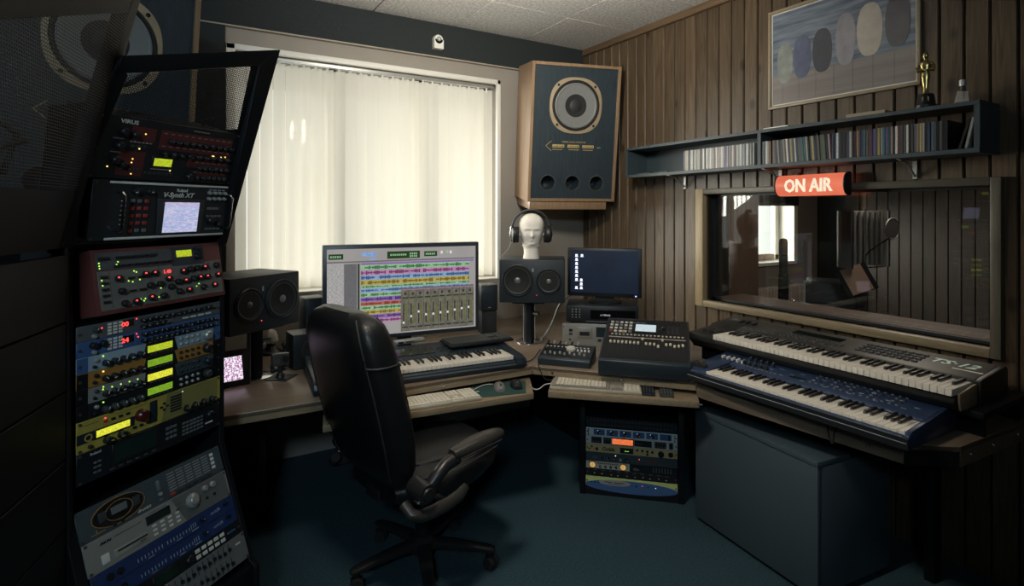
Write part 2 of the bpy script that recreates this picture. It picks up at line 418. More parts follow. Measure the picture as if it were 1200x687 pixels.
while y > -1.75:
    off = random.uniform(-0.0015, 0.0015)
    if by0 - 0.03 < y < by1 + 0.03:
        link('wood_plank', up, wall_right, (WX + off, y, 0)); link('wood_plank', lo, wall_right, (WX + off, y, 0))
    else:
        link('wood_plank', full, wall_right, (WX + off, y, 0))
    y -= PW
PINETRIM = wood('pine_trim', (0.11, 0.07, 0.04), (0.19, 0.125, 0.07), 'Y', 5, 0.5)
struct(MB().box(WX - 0.03, WX + 0.02, -1.8, WY - 0.03, CZ - 0.05, CZ).build('trim_1', PINETRIM, bevel=0.006))

# booth window in the right wall
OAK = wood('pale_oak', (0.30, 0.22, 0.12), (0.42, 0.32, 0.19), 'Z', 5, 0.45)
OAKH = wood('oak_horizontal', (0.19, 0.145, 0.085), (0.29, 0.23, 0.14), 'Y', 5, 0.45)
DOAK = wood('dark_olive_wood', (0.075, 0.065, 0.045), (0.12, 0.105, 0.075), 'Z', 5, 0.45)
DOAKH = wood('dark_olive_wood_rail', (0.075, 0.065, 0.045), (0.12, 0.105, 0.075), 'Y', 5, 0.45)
SILLB = wood('brown_sill', (0.085, 0.052, 0.04), (0.12, 0.075, 0.058), 'Y', 5, 0.5)
w2 = struct(MB().box(WX + 0.10, WX + 0.36, by0, by1, bz0 - 0.02, bz0 + 0.012).build('window_2', SILLB))
fx0, fx1 = WX - 0.035, WX + 0.12
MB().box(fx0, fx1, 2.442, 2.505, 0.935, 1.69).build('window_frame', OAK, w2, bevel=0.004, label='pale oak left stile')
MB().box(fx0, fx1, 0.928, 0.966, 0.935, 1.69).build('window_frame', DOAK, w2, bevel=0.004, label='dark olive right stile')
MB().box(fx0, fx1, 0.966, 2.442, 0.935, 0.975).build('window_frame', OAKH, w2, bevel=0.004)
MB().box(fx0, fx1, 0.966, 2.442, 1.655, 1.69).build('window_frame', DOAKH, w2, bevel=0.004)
g = MB()
g.box(WX + 0.05, WX + 0.075, by0 - 0.004, by0 + 0.012, bz0, bz1); g.box(WX + 0.05, WX + 0.075, by1 - 0.03, by1 + 0.004, bz0, bz1)
g.box(WX + 0.05, WX + 0.075, by0, by1, bz0, bz0 + 0.014); g.box(WX + 0.05, WX + 0.075, by0, by1, bz1 - 0.012, bz1)
g.build('glazing_bead', BLK, w2)
MB().box(WX + 0.06, WX + 0.066, by0, by1, bz0, bz1).build('pane', GLASS, w2)

# ------------------------------------------------------------------ recording booth beyond the glass
BX0, BX1, BY0 = WX + 0.22, 6.42, -0.6
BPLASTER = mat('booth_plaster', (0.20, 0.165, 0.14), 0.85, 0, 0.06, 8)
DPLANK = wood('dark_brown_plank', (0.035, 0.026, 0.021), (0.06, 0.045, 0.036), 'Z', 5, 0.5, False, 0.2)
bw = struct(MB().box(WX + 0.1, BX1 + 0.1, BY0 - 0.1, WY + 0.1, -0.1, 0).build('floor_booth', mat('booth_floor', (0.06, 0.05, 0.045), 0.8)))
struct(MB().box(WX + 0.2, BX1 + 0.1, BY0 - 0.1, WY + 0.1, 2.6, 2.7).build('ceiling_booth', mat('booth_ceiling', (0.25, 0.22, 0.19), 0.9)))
vx0, vx1, vz0, vz1 = 5.05, 5.93, 0.99, 2.2
w = MB(); w.box(WX + 0.22, vx0, WY, WY + 0.3, 0, 2.7); w.box(vx1, BX1 + 0.1, WY, WY + 0.3, 0, 2.7)
w.box(vx0, vx1, WY, WY + 0.3, 0, vz0); w.box(vx0, vx1, WY, WY + 0.3, vz1, 2.7)
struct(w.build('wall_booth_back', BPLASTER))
wbr = struct(MB().box(BX1, BX1 + 0.1, BY0, WY, 0, 2.7).build('wall_booth_right', GAP))
struct(MB().box(WX + 0.2, BX1 + 0.1, BY0 - 0.1, BY0, 0, 2.7).build('wall_booth_front', DARKW))
dp = MB().prism([(-0.02, -0.05), (0.02, -0.05), (0.02, 0.05), (-0.02, 0.05)], 0, 2.6).mesh('wood_plank', DPLANK, bevel=0.004, seg=1)
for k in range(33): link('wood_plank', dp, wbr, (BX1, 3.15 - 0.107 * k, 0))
MB().box(BX1 - 0.03, BX1, 3.20, 3.26, 0, 2.6).build('wood_plank', wood('lighter_batten', (0.12, 0.085, 0.06), (0.17, 0.12, 0.085), 'Z'), wbr, label='lighter batten between panel and planks')
w3 = struct(MB().box(vx0, vx1, WY - 0.02, WY + 0.28, vz0 - 0.03, vz0 + 0.003).build('window_3', OFFW))
f = MB(); f.box(vx1 - 0.035, vx1 + 0.03, WY - 0.012, WY + 0.01, vz0, vz1 + 0.03); f.box(vx0 - 0.03, vx0, WY - 0.012, WY + 0.01, vz0, vz1 + 0.03)
f.box(vx0, vx0 + 0.06, WY + 0.2, WY + 0.26, vz0, vz1); f.box(vx1 - 0.06, vx1, WY + 0.2, WY + 0.26, vz0, vz1); f.box(vx0, vx1, WY + 0.2, WY + 0.26, vz0, vz0 + 0.06)
f.build('window_frame', OFFW, w3, bevel=0.003)
MB().box(vx1 - 0.003, vx1 + 0.0005, WY - 0.01, WY + 0.26, vz0, vz1).build('reveal', OFFW, w3)
MB().box(vx0, vx1, WY + 0.225, WY + 0.23, vz0, vz1).build('pane', GLASS, w3)
tl = MB().box(-0.085, 0.085, -0.01, 0.01, 0, 0.07).mesh('sill_tile', mat('beige_sill_tile', (0.40, 0.30, 0.24), 0.5))
for k in range(4): link('sill_tile', tl, w3, (5.18 + 0.18 * k, WY + 0.185, vz0 + 0.004))
# things in the booth
v = thing('roller_blind', 'black rolled-up blind hanging across the top of the booth window', 'blind', (5.5, WY - 0.05, 1.575))
MB().cyl((-0.60, 0, 0.06), (0.36, 0, 0.06), 0.035, n=14).build('fabric_roll', BLK, v, smooth=True)
MB().box(-0.61, 0.37, -0.03, 0.03, 0.03, 0.60).build('fabric_drop', BLK, v)
a = thing('acoustic_panel', 'tall dark grey acoustic panel on the far wall of the booth', 'panel', (BX1 - 0.03, 3.49, 0.02), 270)
MB().box(-0.22, 0.22, -0.025, 0.03, 0, 2.4).build('fabric', mat('charcoal_fabric', (0.025, 0.03, 0.032), 0.95, 0, 0.3, 150, 0.3), a, bevel=0.008)
fr = MB()
fr.box(-0.228, -0.22, -0.03, 0.03, 0, 2.4); fr.box(0.22, 0.228, -0.03, 0.03, 0, 2.4); fr.build('edge_frame', BLK, a)
wd = thing('wardrobe', 'tall brown wardrobe beside the booth window', 'wardrobe', (4.16, 3.40, 0), 180)
BRW = wood('brown_veneer', (0.11, 0.072, 0.055), (0.15, 0.10, 0.075), 'Z', 4, 0.5)
MB().box(-0.5, 0.5, -0.10, 0.30, 0.0, 2.05).build('carcass', BRW, wd, bevel=0.004)
for sx in (-1, 1):
    d = MB().box(min(0.004 * sx, 0.496 * sx), max(0.004 * sx, 0.496 * sx), -0.12, -0.10, 0.06, 2.03).build('door', BRW, wd, bevel=0.003)
    MB().cyl((0.04 * sx, -0.145, 1.0), (0.04 * sx, -0.145, 1.14), 0.006, n=8).build('handle', SILV, d, smooth=True)
rd = thing('radiator', 'pale ribbed radiator under the booth window', 'radiator', (5.50, WY - 0.06, 0.12))
fin = MB().box(-0.022, 0.022, -0.035, 0.05, 0, 0.62).mesh('radiator_fin', mat('radiator_enamel', (0.42, 0.36, 0.31), 0.4), bevel=0.012)
for k in range(18): link('radiator_fin', fin, rd, (-0.45 + 0.052 * k, 0, 0))
MB().box(-0.47, 0.47, -0.01, 0.03, 0.04, 0.09).box(-0.47, 0.47, -0.01, 0.03, 0.52, 0.57).box(-0.3, -0.28, -0.02, 0.02, -0.12, 0.05).box(0.28, 0.30, -0.02, 0.02, -0.12, 0.05).build('header_pipe', MATS['radiator_enamel'], rd)
# microphone on a stand
ms = thing('microphone_stand', 'thick black microphone stand by the booth window', 'stand', (4.30, 2.80, 0), 220)
b = MB(); b.cyl((0, 0, 0), (0, 0, 0.02), 0.13, 0.12, 20); b.build('base', BLKM, ms, smooth=True)
MB().cyl((0, 0, 0.02), (0, 0, 1.02), 0.016, n=12).cyl((0, 0, 0.55), (0, 0, 1.02), 0.04, 0.04, 12).build('pole', BLKM, ms, smooth=True)
MB().ball((0.07, -0.02, 0.80), 0.022, 8).cyl((0, 0, 0.80), (0.07, -0.02, 0.80), 0.008, n=8).build('clamp_knob', CHROME, ms, smooth=True)
mi = thing('studio_microphone', 'black studio microphone with gold mesh head on the thick stand', 'microphone', (4.30, 2.80, 1.02), 220)
MB().cyl((0, 0, 0.0), (0, 0, 0.17), 0.034, n=16).build('body', BLK, mi, smooth=True)
MB().lathe([(0.030, 0.17), (0.034, 0.18), (0.034, 0.27), (0.028, 0.295), (0.008, 0.302)], 16).build('grille_head', mat('gold_mesh', (0.30, 0.22, 0.10), 0.4, 0.8, 0.6, 300, 0.5), mi, smooth=True)
# reflection filter with pop shield on its own stand
rs = thing('filter_stand', 'thin tripod stand carrying the curved reflection filter', 'stand', (4.40, 2.21, 0), 240)
b = MB(); b.cyl((0, 0, 0.25), (0, 0, 1.13), 0.011, n=10); b.build('pole', DGREY, rs, smooth=True)
for k in range(3):
    an = R(50 + 120 * k); MB().cyl((0, 0, 0.32), (0.30 * math.cos(an), 0.30 * math.sin(an), 0.008), 0.008, n=8).build('leg', DGREY, rs, smooth=True)
rf = thing('reflection_filter', 'curved metal reflection filter round a round pop shield in the booth', 'acoustic shield', (4.40, 2.21, 1.13), 188)
PERF = mat('perforated_metal', (0.50, 0.50, 0.48), 0.4, 0.4, 0.35, 160, 0.2)
ring_o = [(0.21 * math.sin(R(a_)), 0.21 * math.cos(R(a_)) * 0.8) for a_ in range(-105, 106, 14)]
b = MB()
for i in range(len(ring_o) - 1):
    (xa, ya), (xb, yb) = ring_o[i], ring_o[i + 1]
    b.add([(xa, ya, 0), (xb, yb, 0), (xb, yb, 0.42), (xa, ya, 0.42), (xa * .93, ya * .93, 0), (xb * .93, yb * .93, 0), (xb * .93, yb * .93, 0.42), (xa * .93, ya * .93, 0.42)],
          [(0, 1, 2, 3), (7, 6, 5, 4), (3, 2, 6, 7), (0, 4, 5, 1), (0, 3, 7, 4), (1, 5, 6, 2)])
b.build('metal_shell', PERF, rf, smooth=True)
for i in range(1, len(ring_o) - 1):
    x_, y_ = ring_o[i]; MB().cyl((x_ * .84, y_ * .84, 0.01), (x_ * .84, y_ * .84, 0.41), 0.012, n=8).build('foam_rib', mat('grey_foam', (0.13, 0.13, 0.13), 0.9), rf, smooth=True)
b = MB(); 
for xs in (-1, 1): b.cyl((0.203 * xs, -0.045, 0.0), (0.203 * xs, -0.045, 0.42), 0.008, n=8)
b.cyl((0, 0.0, 0.0), (0, 0, 0.43), 0.006, n=8); b.box(-0.2, 0.2, -0.012, 0.012, -0.008, 0.0)
b.build('edge_bar', CHROME, rf, smooth=True)
ps = MB(); pts = [(0.06 + 0.075 * math.cos(R(15 * k)), -0.16, 0.29 + 0.075 * math.sin(R(15 * k))) for k in range(25)]
ps.tube(pts, 0.005, 6, 0); ps.build('pop_shield_ring', SILV, rf, smooth=True)
MB().cyl((0.06, -0.157, 0.29), (0.06, -0.163, 0.29), 0.073, n=24).build('pop_shield_mesh', mat('pop_shield_fabric', (0.10, 0.10, 0.10), 0.9), rf)
MB().tube([(0.04, -0.15, 0.22), (0.02, -0.1, 0.18), (0.0, -0.03, 0.12), (0, 0, 0.08)], 0.005, 6).build('gooseneck', BLKM, rf, smooth=True)
cb_ = thing('music_stand', 'black stand holding a tan card tilted in front of the filter', 'stand', (4.22, 2.18, 0), 235)
MB().cyl((0, 0.0, 0.02), (0, 0, 0.98), 0.008, n=8).cyl((0, 0, 0), (0, 0, 0.02), 0.12, 0.11, 16).build('pole', BLKM, cb_, smooth=True)
MB().box(-0.10, 0.10, -0.006, 0.006, -0.10, 0.10, M=Matrix.Translation((0, -0.02, 1.05)) @ Matrix.Rotation(R(-25), 4, 'Y') @ Matrix.Rotation(R(-18), 4, 'X')).build('desk_plate', BLKM, cb_)
MB().box(-0.07, 0.07, -0.010, -0.006, -0.095, 0.10, M=Matrix.Translation((0, -0.02, 1.05)) @ Matrix.Rotation(R(-25), 4, 'Y') @ Matrix.Rotation(R(-18), 4, 'X')).build('card', mat('tan_card', (0.40, 0.26, 0.19), 0.7), cb_)
am = thing('amplifier_cabinet', 'dark cabinet standing below the filter in the booth', 'cabinet', (4.75, 2.62, 0), 240)
MB().box(-0.22, 0.22, -0.2, 0.2, 0.03, 0.96).build('case', BLK, am, bevel=0.01)
MB().box(-0.19, 0.19, -0.206, -0.2, 0.08, 0.80).build('grille_cloth', mat('dark_cloth', (0.02, 0.02, 0.021), 0.95, 0, 0.4, 200), am)
for sx in (-1, 1):
    for sy in (-1, 1): MB().cyl((0.18 * sx, 0.16 * sy, 0), (0.18 * sx, 0.16 * sy, 0.03), 0.02, n=8).build('foot', RUB, am)
b = MB(); b.box(-0.235, -0.22, -0.21, -0.19, 0.03, 0.97); b.build('corner_strip', SILV, am)

# ================================================================== DESK
DESKT = wood('walnut_desk_top', (0.17, 0.125, 0.09), (0.25, 0.19, 0.14), 'X', 4, 0.30)
APR = wood('oak_apron', (0.21, 0.16, 0.10), (0.29, 0.225, 0.145), 'X', 5, 0.45)
APRY = wood('grey_oak_apron', (0.13, 0.10, 0.072), (0.19, 0.15, 0.11), 'Y', 5, 0.45)
DZ = 0.72
desk = thing('studio_desk', 'long angled wooden studio desk running along the window wall and under the booth window', 'desk', (1.4, 2.9, 0))
def D(p): return (p[0] - 1.4, p[1] - 2.9)
top_poly = [(0.06, 3.70), (0.06, 2.53), (1.63, 2.50), (2.16, 1.86), (2.22, 0.985), (2.36, 0.87), (2.90, 0.84), (2.90, 3.70)]
MB().prism([D(p) for p in top_poly], DZ - 0.022, DZ).build('desk_top', DESKT, desk, bevel=0.003)
def strip(a, b_, z0, z1, th, m, name='apron', parent=desk, off=D):
    a = Vector(off(a)); b2 = Vector(off(b_)); d = (b2 - a).normalized(); nn = Vector((-d.y, d.x)) * th
    return MB().prism([a, b2, b2 + nn, a + nn], z0, z1).build(name, m, parent, bevel=0.002, seg=1)
edge = [(0.06, 2.53), (1.63, 2.50), (2.16, 1.86), (2.22, 0.985), (2.36, 0.87), (2.90, 0.84)]
for i, (p, q) in enumerate(zip(edge, edge[1:])):
    strip(p, q, DZ - (0.045 if i < 2 else 0.075), DZ - 0.001, 0.022, [APR, APR, APRY, BLKM, APRY][i])
def bolt(x, y, z, az):
    d = Vector((math.sin(R(az)), math.cos(R(az)), 0)); p = Vector((*D((x, y)), z))
    MB().cyl(p - d * 0.001, p + d * 0.006, 0.007, 0.005, 10).build('bolt', CHROME, desk, smooth=True)
bolt(1.115, 2.510, DZ - 0.028, 181); bolt(1.70, 2.415, DZ - 0.024, 230); bolt(1.93, 2.138, DZ - 0.024, 230)
bolt(2.208, 1.10, DZ - 0.045, 266); bolt(2.198, 1.62, DZ - 0.045, 266); bolt(2.43, 0.866, DZ - 0.04, 183); bolt(2.60, 0.857, DZ - 0.04, 183); bolt(2.80, 0.846, DZ - 0.04, 183)
for x, y in ((0.35, 3.3), (1.2, 3.3), (2.35, 3.3), (2.72, 1.1), (2.72, 2.2)):
    MB().box(-0.03, 0.03, -0.3 if x < 2.6 else -0.02, 0.3 if x < 2.6 else 0.02, 0, DZ - 0.022).build('leg_panel', BLKM, desk, loc=(*D((x, y)), 0), bevel=0.004)
# pull-out trays
ty = 0.655
tr = MB().prism([D(p) for p in [(0.52, 2.395), (1.50, 2.29), (1.635, 2.535), (0.55, 2.525)]], ty - 0.03, ty).build('keyboard_tray', APR, desk, bevel=0.003)
MB().box(0.0, 0.02, 0, 0.2, 0, 0.02, M=Matrix.Translation((*D((0.8, 2.545)), ty))).build('tray_runner', BLKM, tr)
MB().box(0.0, 0.02, 0, 0.2, 0, 0.02, M=Matrix.Translation((*D((1.4, 2.545)), ty))).build('tray_runner', BLKM, tr)
tr2 = MB().prism([D(p) for p in [(1.575, 2.275), (2.095, 1.785), (2.235, 1.93), (1.73, 2.46)]], ty - 0.03, ty).build('keyboard_tray', APR, desk, bevel=0.003)
MB().box(0, 0.05, 0, 0.2, 0, 0.022, M=Matrix.Translation((*D((1.78, 2.33)), ty)) @ Matrix.Rotation(R(-45), 4, 'Z')).build('tray_runner', BLKM, tr2)
MB().box(0, 0.05, 0, 0.2, 0, 0.022, M=Matrix.Translation((*D((2.10, 2.0)), ty)) @ Matrix.Rotation(R(-45), 4, 'Z')).build('tray_runner', BLKM, tr2)
MB().cyl((*D((2.108, 1.778)), ty - 0.014), (*D((2.093, 1.793)), ty - 0.014), 0.006, n=8).build('bolt', CHROME, tr2)
# raised shelf carrying the upper synthesizer
strip((2.53, 2.14), (2.53, 0.86), DZ, 0.80, 0.02, BLKM, 'riser')
strip((2.88, 2.14), (2.88, 0.86), DZ, 0.80, -0.02, BLKM, 'riser')
MB().prism([D(p) for p in [(2.47, 2.15), (2.47, 0.84), (2.90, 0.84), (2.90, 2.15)]], 0.80, 0.825).build('raised_shelf', BLKM, desk, bevel=0.003)

# ================================================================== PIANO KEYBOARDS
WK, BKm = {}, {}
def piano_keys(root, nw, first, x0, y0, z0, pitch=0.0235, ln=0.145, h=0.018, lip=False):
    key = (pitch, ln, h)
    if key not in WK:
        WK[key] = MB().box(-pitch / 2 + 0.0006, pitch / 2 - 0.0006, 0, ln, -h, 0).mesh('white_key', KEYW, bevel=0.0015, seg=1)
        w_ = 0.0058; bl_ = ln * 0.63
        v = [(-w_, 0.006, 0), (w_, 0.006, 0), (w_, bl_, 0), (-w_, bl_, 0), (-w_ * .8, 0.014, 0.011), (w_ * .8, 0.014, 0.011), (w_ * .8, bl_, 0.011), (-w_ * .8, bl_, 0.011)]
        BKm[key] = MB().add(v, [(0, 3, 2, 1), (4, 5, 6, 7), (0, 1, 5, 4), (1, 2, 6, 5), (2, 3, 7, 6), (3, 0, 4, 7)]).mesh('black_key', KEYB, bevel=0.001, seg=1)
    names = 'CDEFGAB'; k0 = names.index(first)
    for i in range(nw):
        link('white_key', WK[key], root, (x0 + pitch * (i + 0.5), y0, z0))
        if names[(k0 + i) % 7] not in 'EB' and i < nw - 1:
            link('black_key', BKm[key], root, (x0 + pitch * (i + 1), y0 + ln * 0.37, z0 + 0.0005))

# lower blue synthesizer on the right-hand desk
sy = thing('blue_synthesizer', 'blue synthesizer keyboard on the desk in front of the long dark one', 'keyboard', (2.10, 1.43, DZ + 0.012), 270)
# local x: 0 at y=1.43, runs toward smaller y
NB = mat('metallic_blue_case', (0.032, 0.055, 0.115), 0.32, 0.3, 0.08)
ps_ = [(0.036, 0.004), (0.030, 0.03), (0.032, 0.044), (0.042, 0.047), (0.055, 0.047), (0.055, 0.026), (0.20, 0.026), (0.20, 0.062), (0.215, 0.075), (0.375, 0.098), (0.39, 0.09), (0.39, 0.0)]
MX = Matrix(((0, 0, 1, 0), (1, 0, 0, 0), (0, 1, 0, 0), (0, 0, 0, 1)))
MB().prism(ps_, -0.358, 0.482, M=MX).build('case', NB, sy, bevel=0.002)
pe = [(0.036, 0.004), (0.030, 0.03), (0.034, 0.048), (0.06, 0.062), (0.21, 0.078), (0.375, 0.100), (0.39, 0.09), (0.39, 0.0)]
MB().prism(pe, -0.465, -0.3585, M=MX).build('control_cheek', NB, sy, bevel=0.002)
MB().prism(pe, 0.4825, 0.50, M=MX).build('end_cheek', NB, sy, bevel=0.002)
MB().box(-0.465, 0.50, 0.024, 0.032, 0.003, 0.042).build('front_strip', BLK, sy)
for fx_ in (-0.42, 0.45):
    for fy_ in (0.09, 0.34): MB().cyl((fx_, fy_, -0.012), (fx_, fy_, 0.002), 0.014, n=10).build('foot', RUB, sy)
MB().box(-0.46, 0.495, 0.022, 0.025, 0.024, 0.0265).build('trim_line', mat('pale_trim_line', (0.3, 0.33, 0.36), 0.4), sy)
piano_keys(sy, 36, 'C', -0.361 + 0.0, 0.045, 0.058, 0.0234, 0.150, 0.02)
for k in range(2): MB().cyl((-0.445 + 0.04 * k, 0.06, 0.062), (-0.445 + 0.04 * k, 0.09, 0.064), 0.022, n=18).build('pitch_wheel' if k == 0 else 'mod_wheel', RUB, sy, smooth=True)
sl_ = math.atan2(0.023, 0.16)
def on_panel(x, yy, up=0.0): return (x, yy, 0.075 + (yy - 0.215) * 0.144 + up)
b = MB()
for i in range(5):
    MB().box(-0.004, 0.004, -0.012, 0.012, 0, 0.014).build('slider', CREAM, sy, loc=on_panel(-0.42 + 0.028 * i, 0.25), rot=(0.14, 0, 0))
for i in range(10):
    knob(sy, -0.30 + 0.03 * (i % 5), 0, 0.0075, 0.018, BLK, WHITE, flat=True).location = on_panel(-0.30 + 0.03 * (i % 5), 0.245 + 0.05 * (i // 5))
for i in range(5): MB().cyl((0, 0, 0), (0, 0, 0.016), 0.007, 0.005, 10).build('knob', CREAM, sy, loc=on_panel(-0.315 + 0.035 * i, 0.335), smooth=True)
pn = MB()
for i in range(9): pn.cb(on_panel(-0.285 + 0.02 * i, 0.225, 0.002), (0.011, 0.007, 0.004), 0)
for i in range(14):
    for j in range(4): pn.cb(on_panel(0.03 + 0.026 * i, 0.24 + 0.028 * j, 0.002), (0.010, 0.008, 0.004), 1 if (i * j) % 3 else 0)
pn.build('buttons', [GREY, DGREY], sy, kind='stuff')
MB().box(-0.065, 0.005, 0.235, 0.30, 0.0, 0.001, M=Matrix.Translation((0, 0, 0.0805)) @ Matrix.Rotation(0.0, 4, 'X')).build('display', mat('dark_display', (0.02, 0.03, 0.035), 0.2), sy, loc=(0, 0, 0.0), rot=(0.0, 0, 0))
pn = MB()
for i in range(20): pn.cb(on_panel(-0.20 + 0.033 * i, 0.232 + 0.03 * (i % 3), 0.0008), (0.018, 0.003, 0.001))
pn.build('panel_print', mat('pale_blue_print', (0.35, 0.42, 0.5), 0.5), sy, kind='stuff')
knob(sy, 0, 0, 0.009, 0.02, SILV, flat=True).location = on_panel(0.08, 0.35)

# upper long synthesizer
ts = thing('long_synthesizer', 'long dark synthesizer keyboard on the raised shelf under the booth window', 'keyboard', (2.39, 1.42, 0.826), 270)
TSC = mat('charcoal_synth_case', (0.018, 0.0175, 0.016), 0.45)
TSB = wood('tan_end_block', (0.22, 0.15, 0.09), (0.30, 0.21, 0.13), 'Y', 5, 0.45)
pc = [(0.0, 0.0), (0.0, 0.05), (0.165, 0.05), (0.17, 0.10), (0.40, 0.135), (0.42, 0.12), (0.42, 0.0)]
MB().prism([(0.03, 0.0), (0.0, 0.03), (0.0, 0.052), (0.165, 0.052), (0.17, 0.090), (0.19, 0.094), (0.40, 0.112), (0.42, 0.10), (0.42, 0.0)], -0.52, 0.522, M=MX).build('case', TSC, ts, bevel=0.003)
pl = [(0.0, 0.03), (0.0, 0.066), (0.17, 0.082), (0.19, 0.094), (0.40, 0.112), (0.42, 0.10), (0.42, 0.0), (0.03, 0.0)]
MB().prism(pl, -0.69, -0.5205, M=MX).build('control_cheek', TSC, ts, bevel=0.003)
MB().prism([(0.03, 0.0), (0.02, 0.03), (0.02, 0.064), (0.15, 0.078), (0.165, 0.078), (0.165, 0.0)], 0.5225, 0.532, M=MX).build('end_block', TSB, ts, bevel=0.003)
MB().prism([(0.165, 0.0), (0.165, 0.088), (0.19, 0.095), (0.40, 0.113), (0.42, 0.10), (0.42, 0.0)], 0.5225, 0.542, M=MX).build('end_cheek', TSC, ts, bevel=0.003)
piano_keys(ts, 45, 'E', -0.52, -0.012, 0.083, 0.0231, 0.165, 0.026)
for k in range(2): MB().cyl((-0.62 + 0.05 * k, 0.05, 0.066), (-0.62 + 0.05 * k, 0.11, 0.074), 0.022, n=18).build('pitch_wheel' if k == 0 else 'mod_wheel', RUB, ts, smooth=True)
def on_ts(x, yy, up=0.0): return (x, yy, 0.094 + (yy - 0.19) * 0.0857 + up)
bt = MB()
for i in range(9):
    for j in range(4): bt.cb(on_ts(0.07 + 0.028 * i, 0.235 + 0.034 * j, 0.003), (0.021, 0.013, 0.006))
for i in range(16):
    for j in range(2): bt.cb(on_ts(-0.34 + 0.022 * i, 0.225 + 0.022 * j, 0.002), (0.014, 0.008, 0.005))
bt.build('buttons', DGREY, ts, kind='stuff')
MB().box(-0.28, -0.04, -0.025, 0.025, 0, 0.003).build('display', mat('smoked_display', (0.008, 0.012, 0.012), 0.12), ts, loc=on_ts(0, 0.32, 0.0), rot=(math.atan(0.0857), 0, 0))
pn = MB()
for i in range(24): pn.cb(on_ts(-0.5 + 0.021 * i, 0.215 + 0.017 * (i % 2), 0.0008), (0.013, 0.0025, 0.001))
for i in range(3): MB().box(-0.005, 0.005, -0.02, 0.02, 0, 0.01).build('slider', BLK, ts, loc=on_ts(-0.58 + 0.04 * i, 0.30), rot=(math.atan(0.0857), 0, 0))
pn.build('panel_print', mat('grey_print', (0.2, 0.2, 0.19), 0.6), ts, kind='stuff')
PMINT = mat('mint_print', (0.65, 0.85, 0.76), 0.5)
text('TS·12', ts, 0.320, 0, 0.075, PMINT, align='LEFT', bold=0.0012, shear=0.25, sx=0.95, name='lettering').location = on_ts(0.320, 0.285, 0.0008)
FONTS[-1].rotation_euler = (math.atan(0.0857), 0, 0)
MB().box(0.42, 0.52, -0.004, 0.004, 0, 0.0008).build('subtitle_line', CREAM, ts, loc=on_ts(0, 0.250, 0.0003), rot=(math.atan(0.0857), 0, 0))

# controller keyboard in front of the big screen
ck = thing('controller_keyboard', 'dark blue-black piano keyboard on the desk in front of the large screen', 'keyboard', (1.515, 2.465, DZ), 185)
CKB = mat('blue_black_case', (0.022, 0.034, 0.046), 0.38)
pk = [(0.035, 0.0), (0.025, 0.02), (0.03, 0.040), (0.045, 0.045), (0.195, 0.045), (0.20, 0.068), (0.22, 0.074), (0.43, 0.088), (0.47, 0.07), (0.475, 0.0)]
MB().prism(pk, -0.86, 0.005, M=MX).build('case', CKB, ck, bevel=0.004)
pk2 = [(0.035, 0.0), (0.02, 0.025), (0.03, 0.055), (0.08, 0.066), (0.22, 0.076), (0.43, 0.090), (0.47, 0.07), (0.475, 0.0)]
bb_ = MB(); rings = []
for x, sh in ((0.0055, 0.0), (0.05, 0.004), (0.082, 0.03)):
    rings.append([(x, y_ + sh if y_ < 0.3 else y_ - sh, max(0.0, z_ - sh * 0.5) if z_ > 0 else 0.0) for y_, z_ in pk2])
bb_.loft(rings).build('end_cheek', CKB, ck, smooth=True)
MB().prism(pk2, -1.0, -0.8605, M=MX).build('control_cheek', CKB, ck, bevel=0.004)
piano_keys(ck, 36, 'C', -0.8465, 0.045, 0.068, 0.0235, 0.150, 0.02)
MB().box(-0.86, 0.005, 0.024, 0.03, 0.024, 0.030).build('trim_line', mat('grey_trim_line', (0.12, 0.13, 0.14), 0.4), ck)
MB().box(-0.60, -0.36, 0.25, 0.36, 0.0, 0.002).build('display', mat('smoked_display', (0.008, 0.012, 0.012), 0.12), ck, loc=(0, 0, 0.061), rot=(math.atan(0.066), 0, 0))
bt = MB()
for i in range(9):
    for j in range(3): bt.cb((-0.33 + 0.016 * i, 0.26 + 0.03 * j, 0.079 + 0.002 * j), (0.009, 0.007, 0.004))
bt.build('buttons', DGREY, ck, kind='stuff')
for k in range(8): knob(ck, -0.80 + 0.025 * k, 0, 0.007, 0.014, BLK, WHITE, flat=True).location = (-0.82 + 0.025 * k, 0.30, 0.078)
# silver hub on its back edge
hb = thing('card_hub', 'small silver card hub on the back of the piano keyboard by the chair', 'hub', (1.12, 2.985, 0.808), 176)
MB().box(-0.09, 0.09, -0.022, 0.022, 0, 0.022).build('case', SILV, hb, bevel=0.007, seg=3)
MB().box(-0.075, -0.045, -0.0235, -0.022, 0.006, 0.016).box(-0.03, 0.02, -0.0235, -0.022, 0.008, 0.013).build('card_slot', BLK, hb)

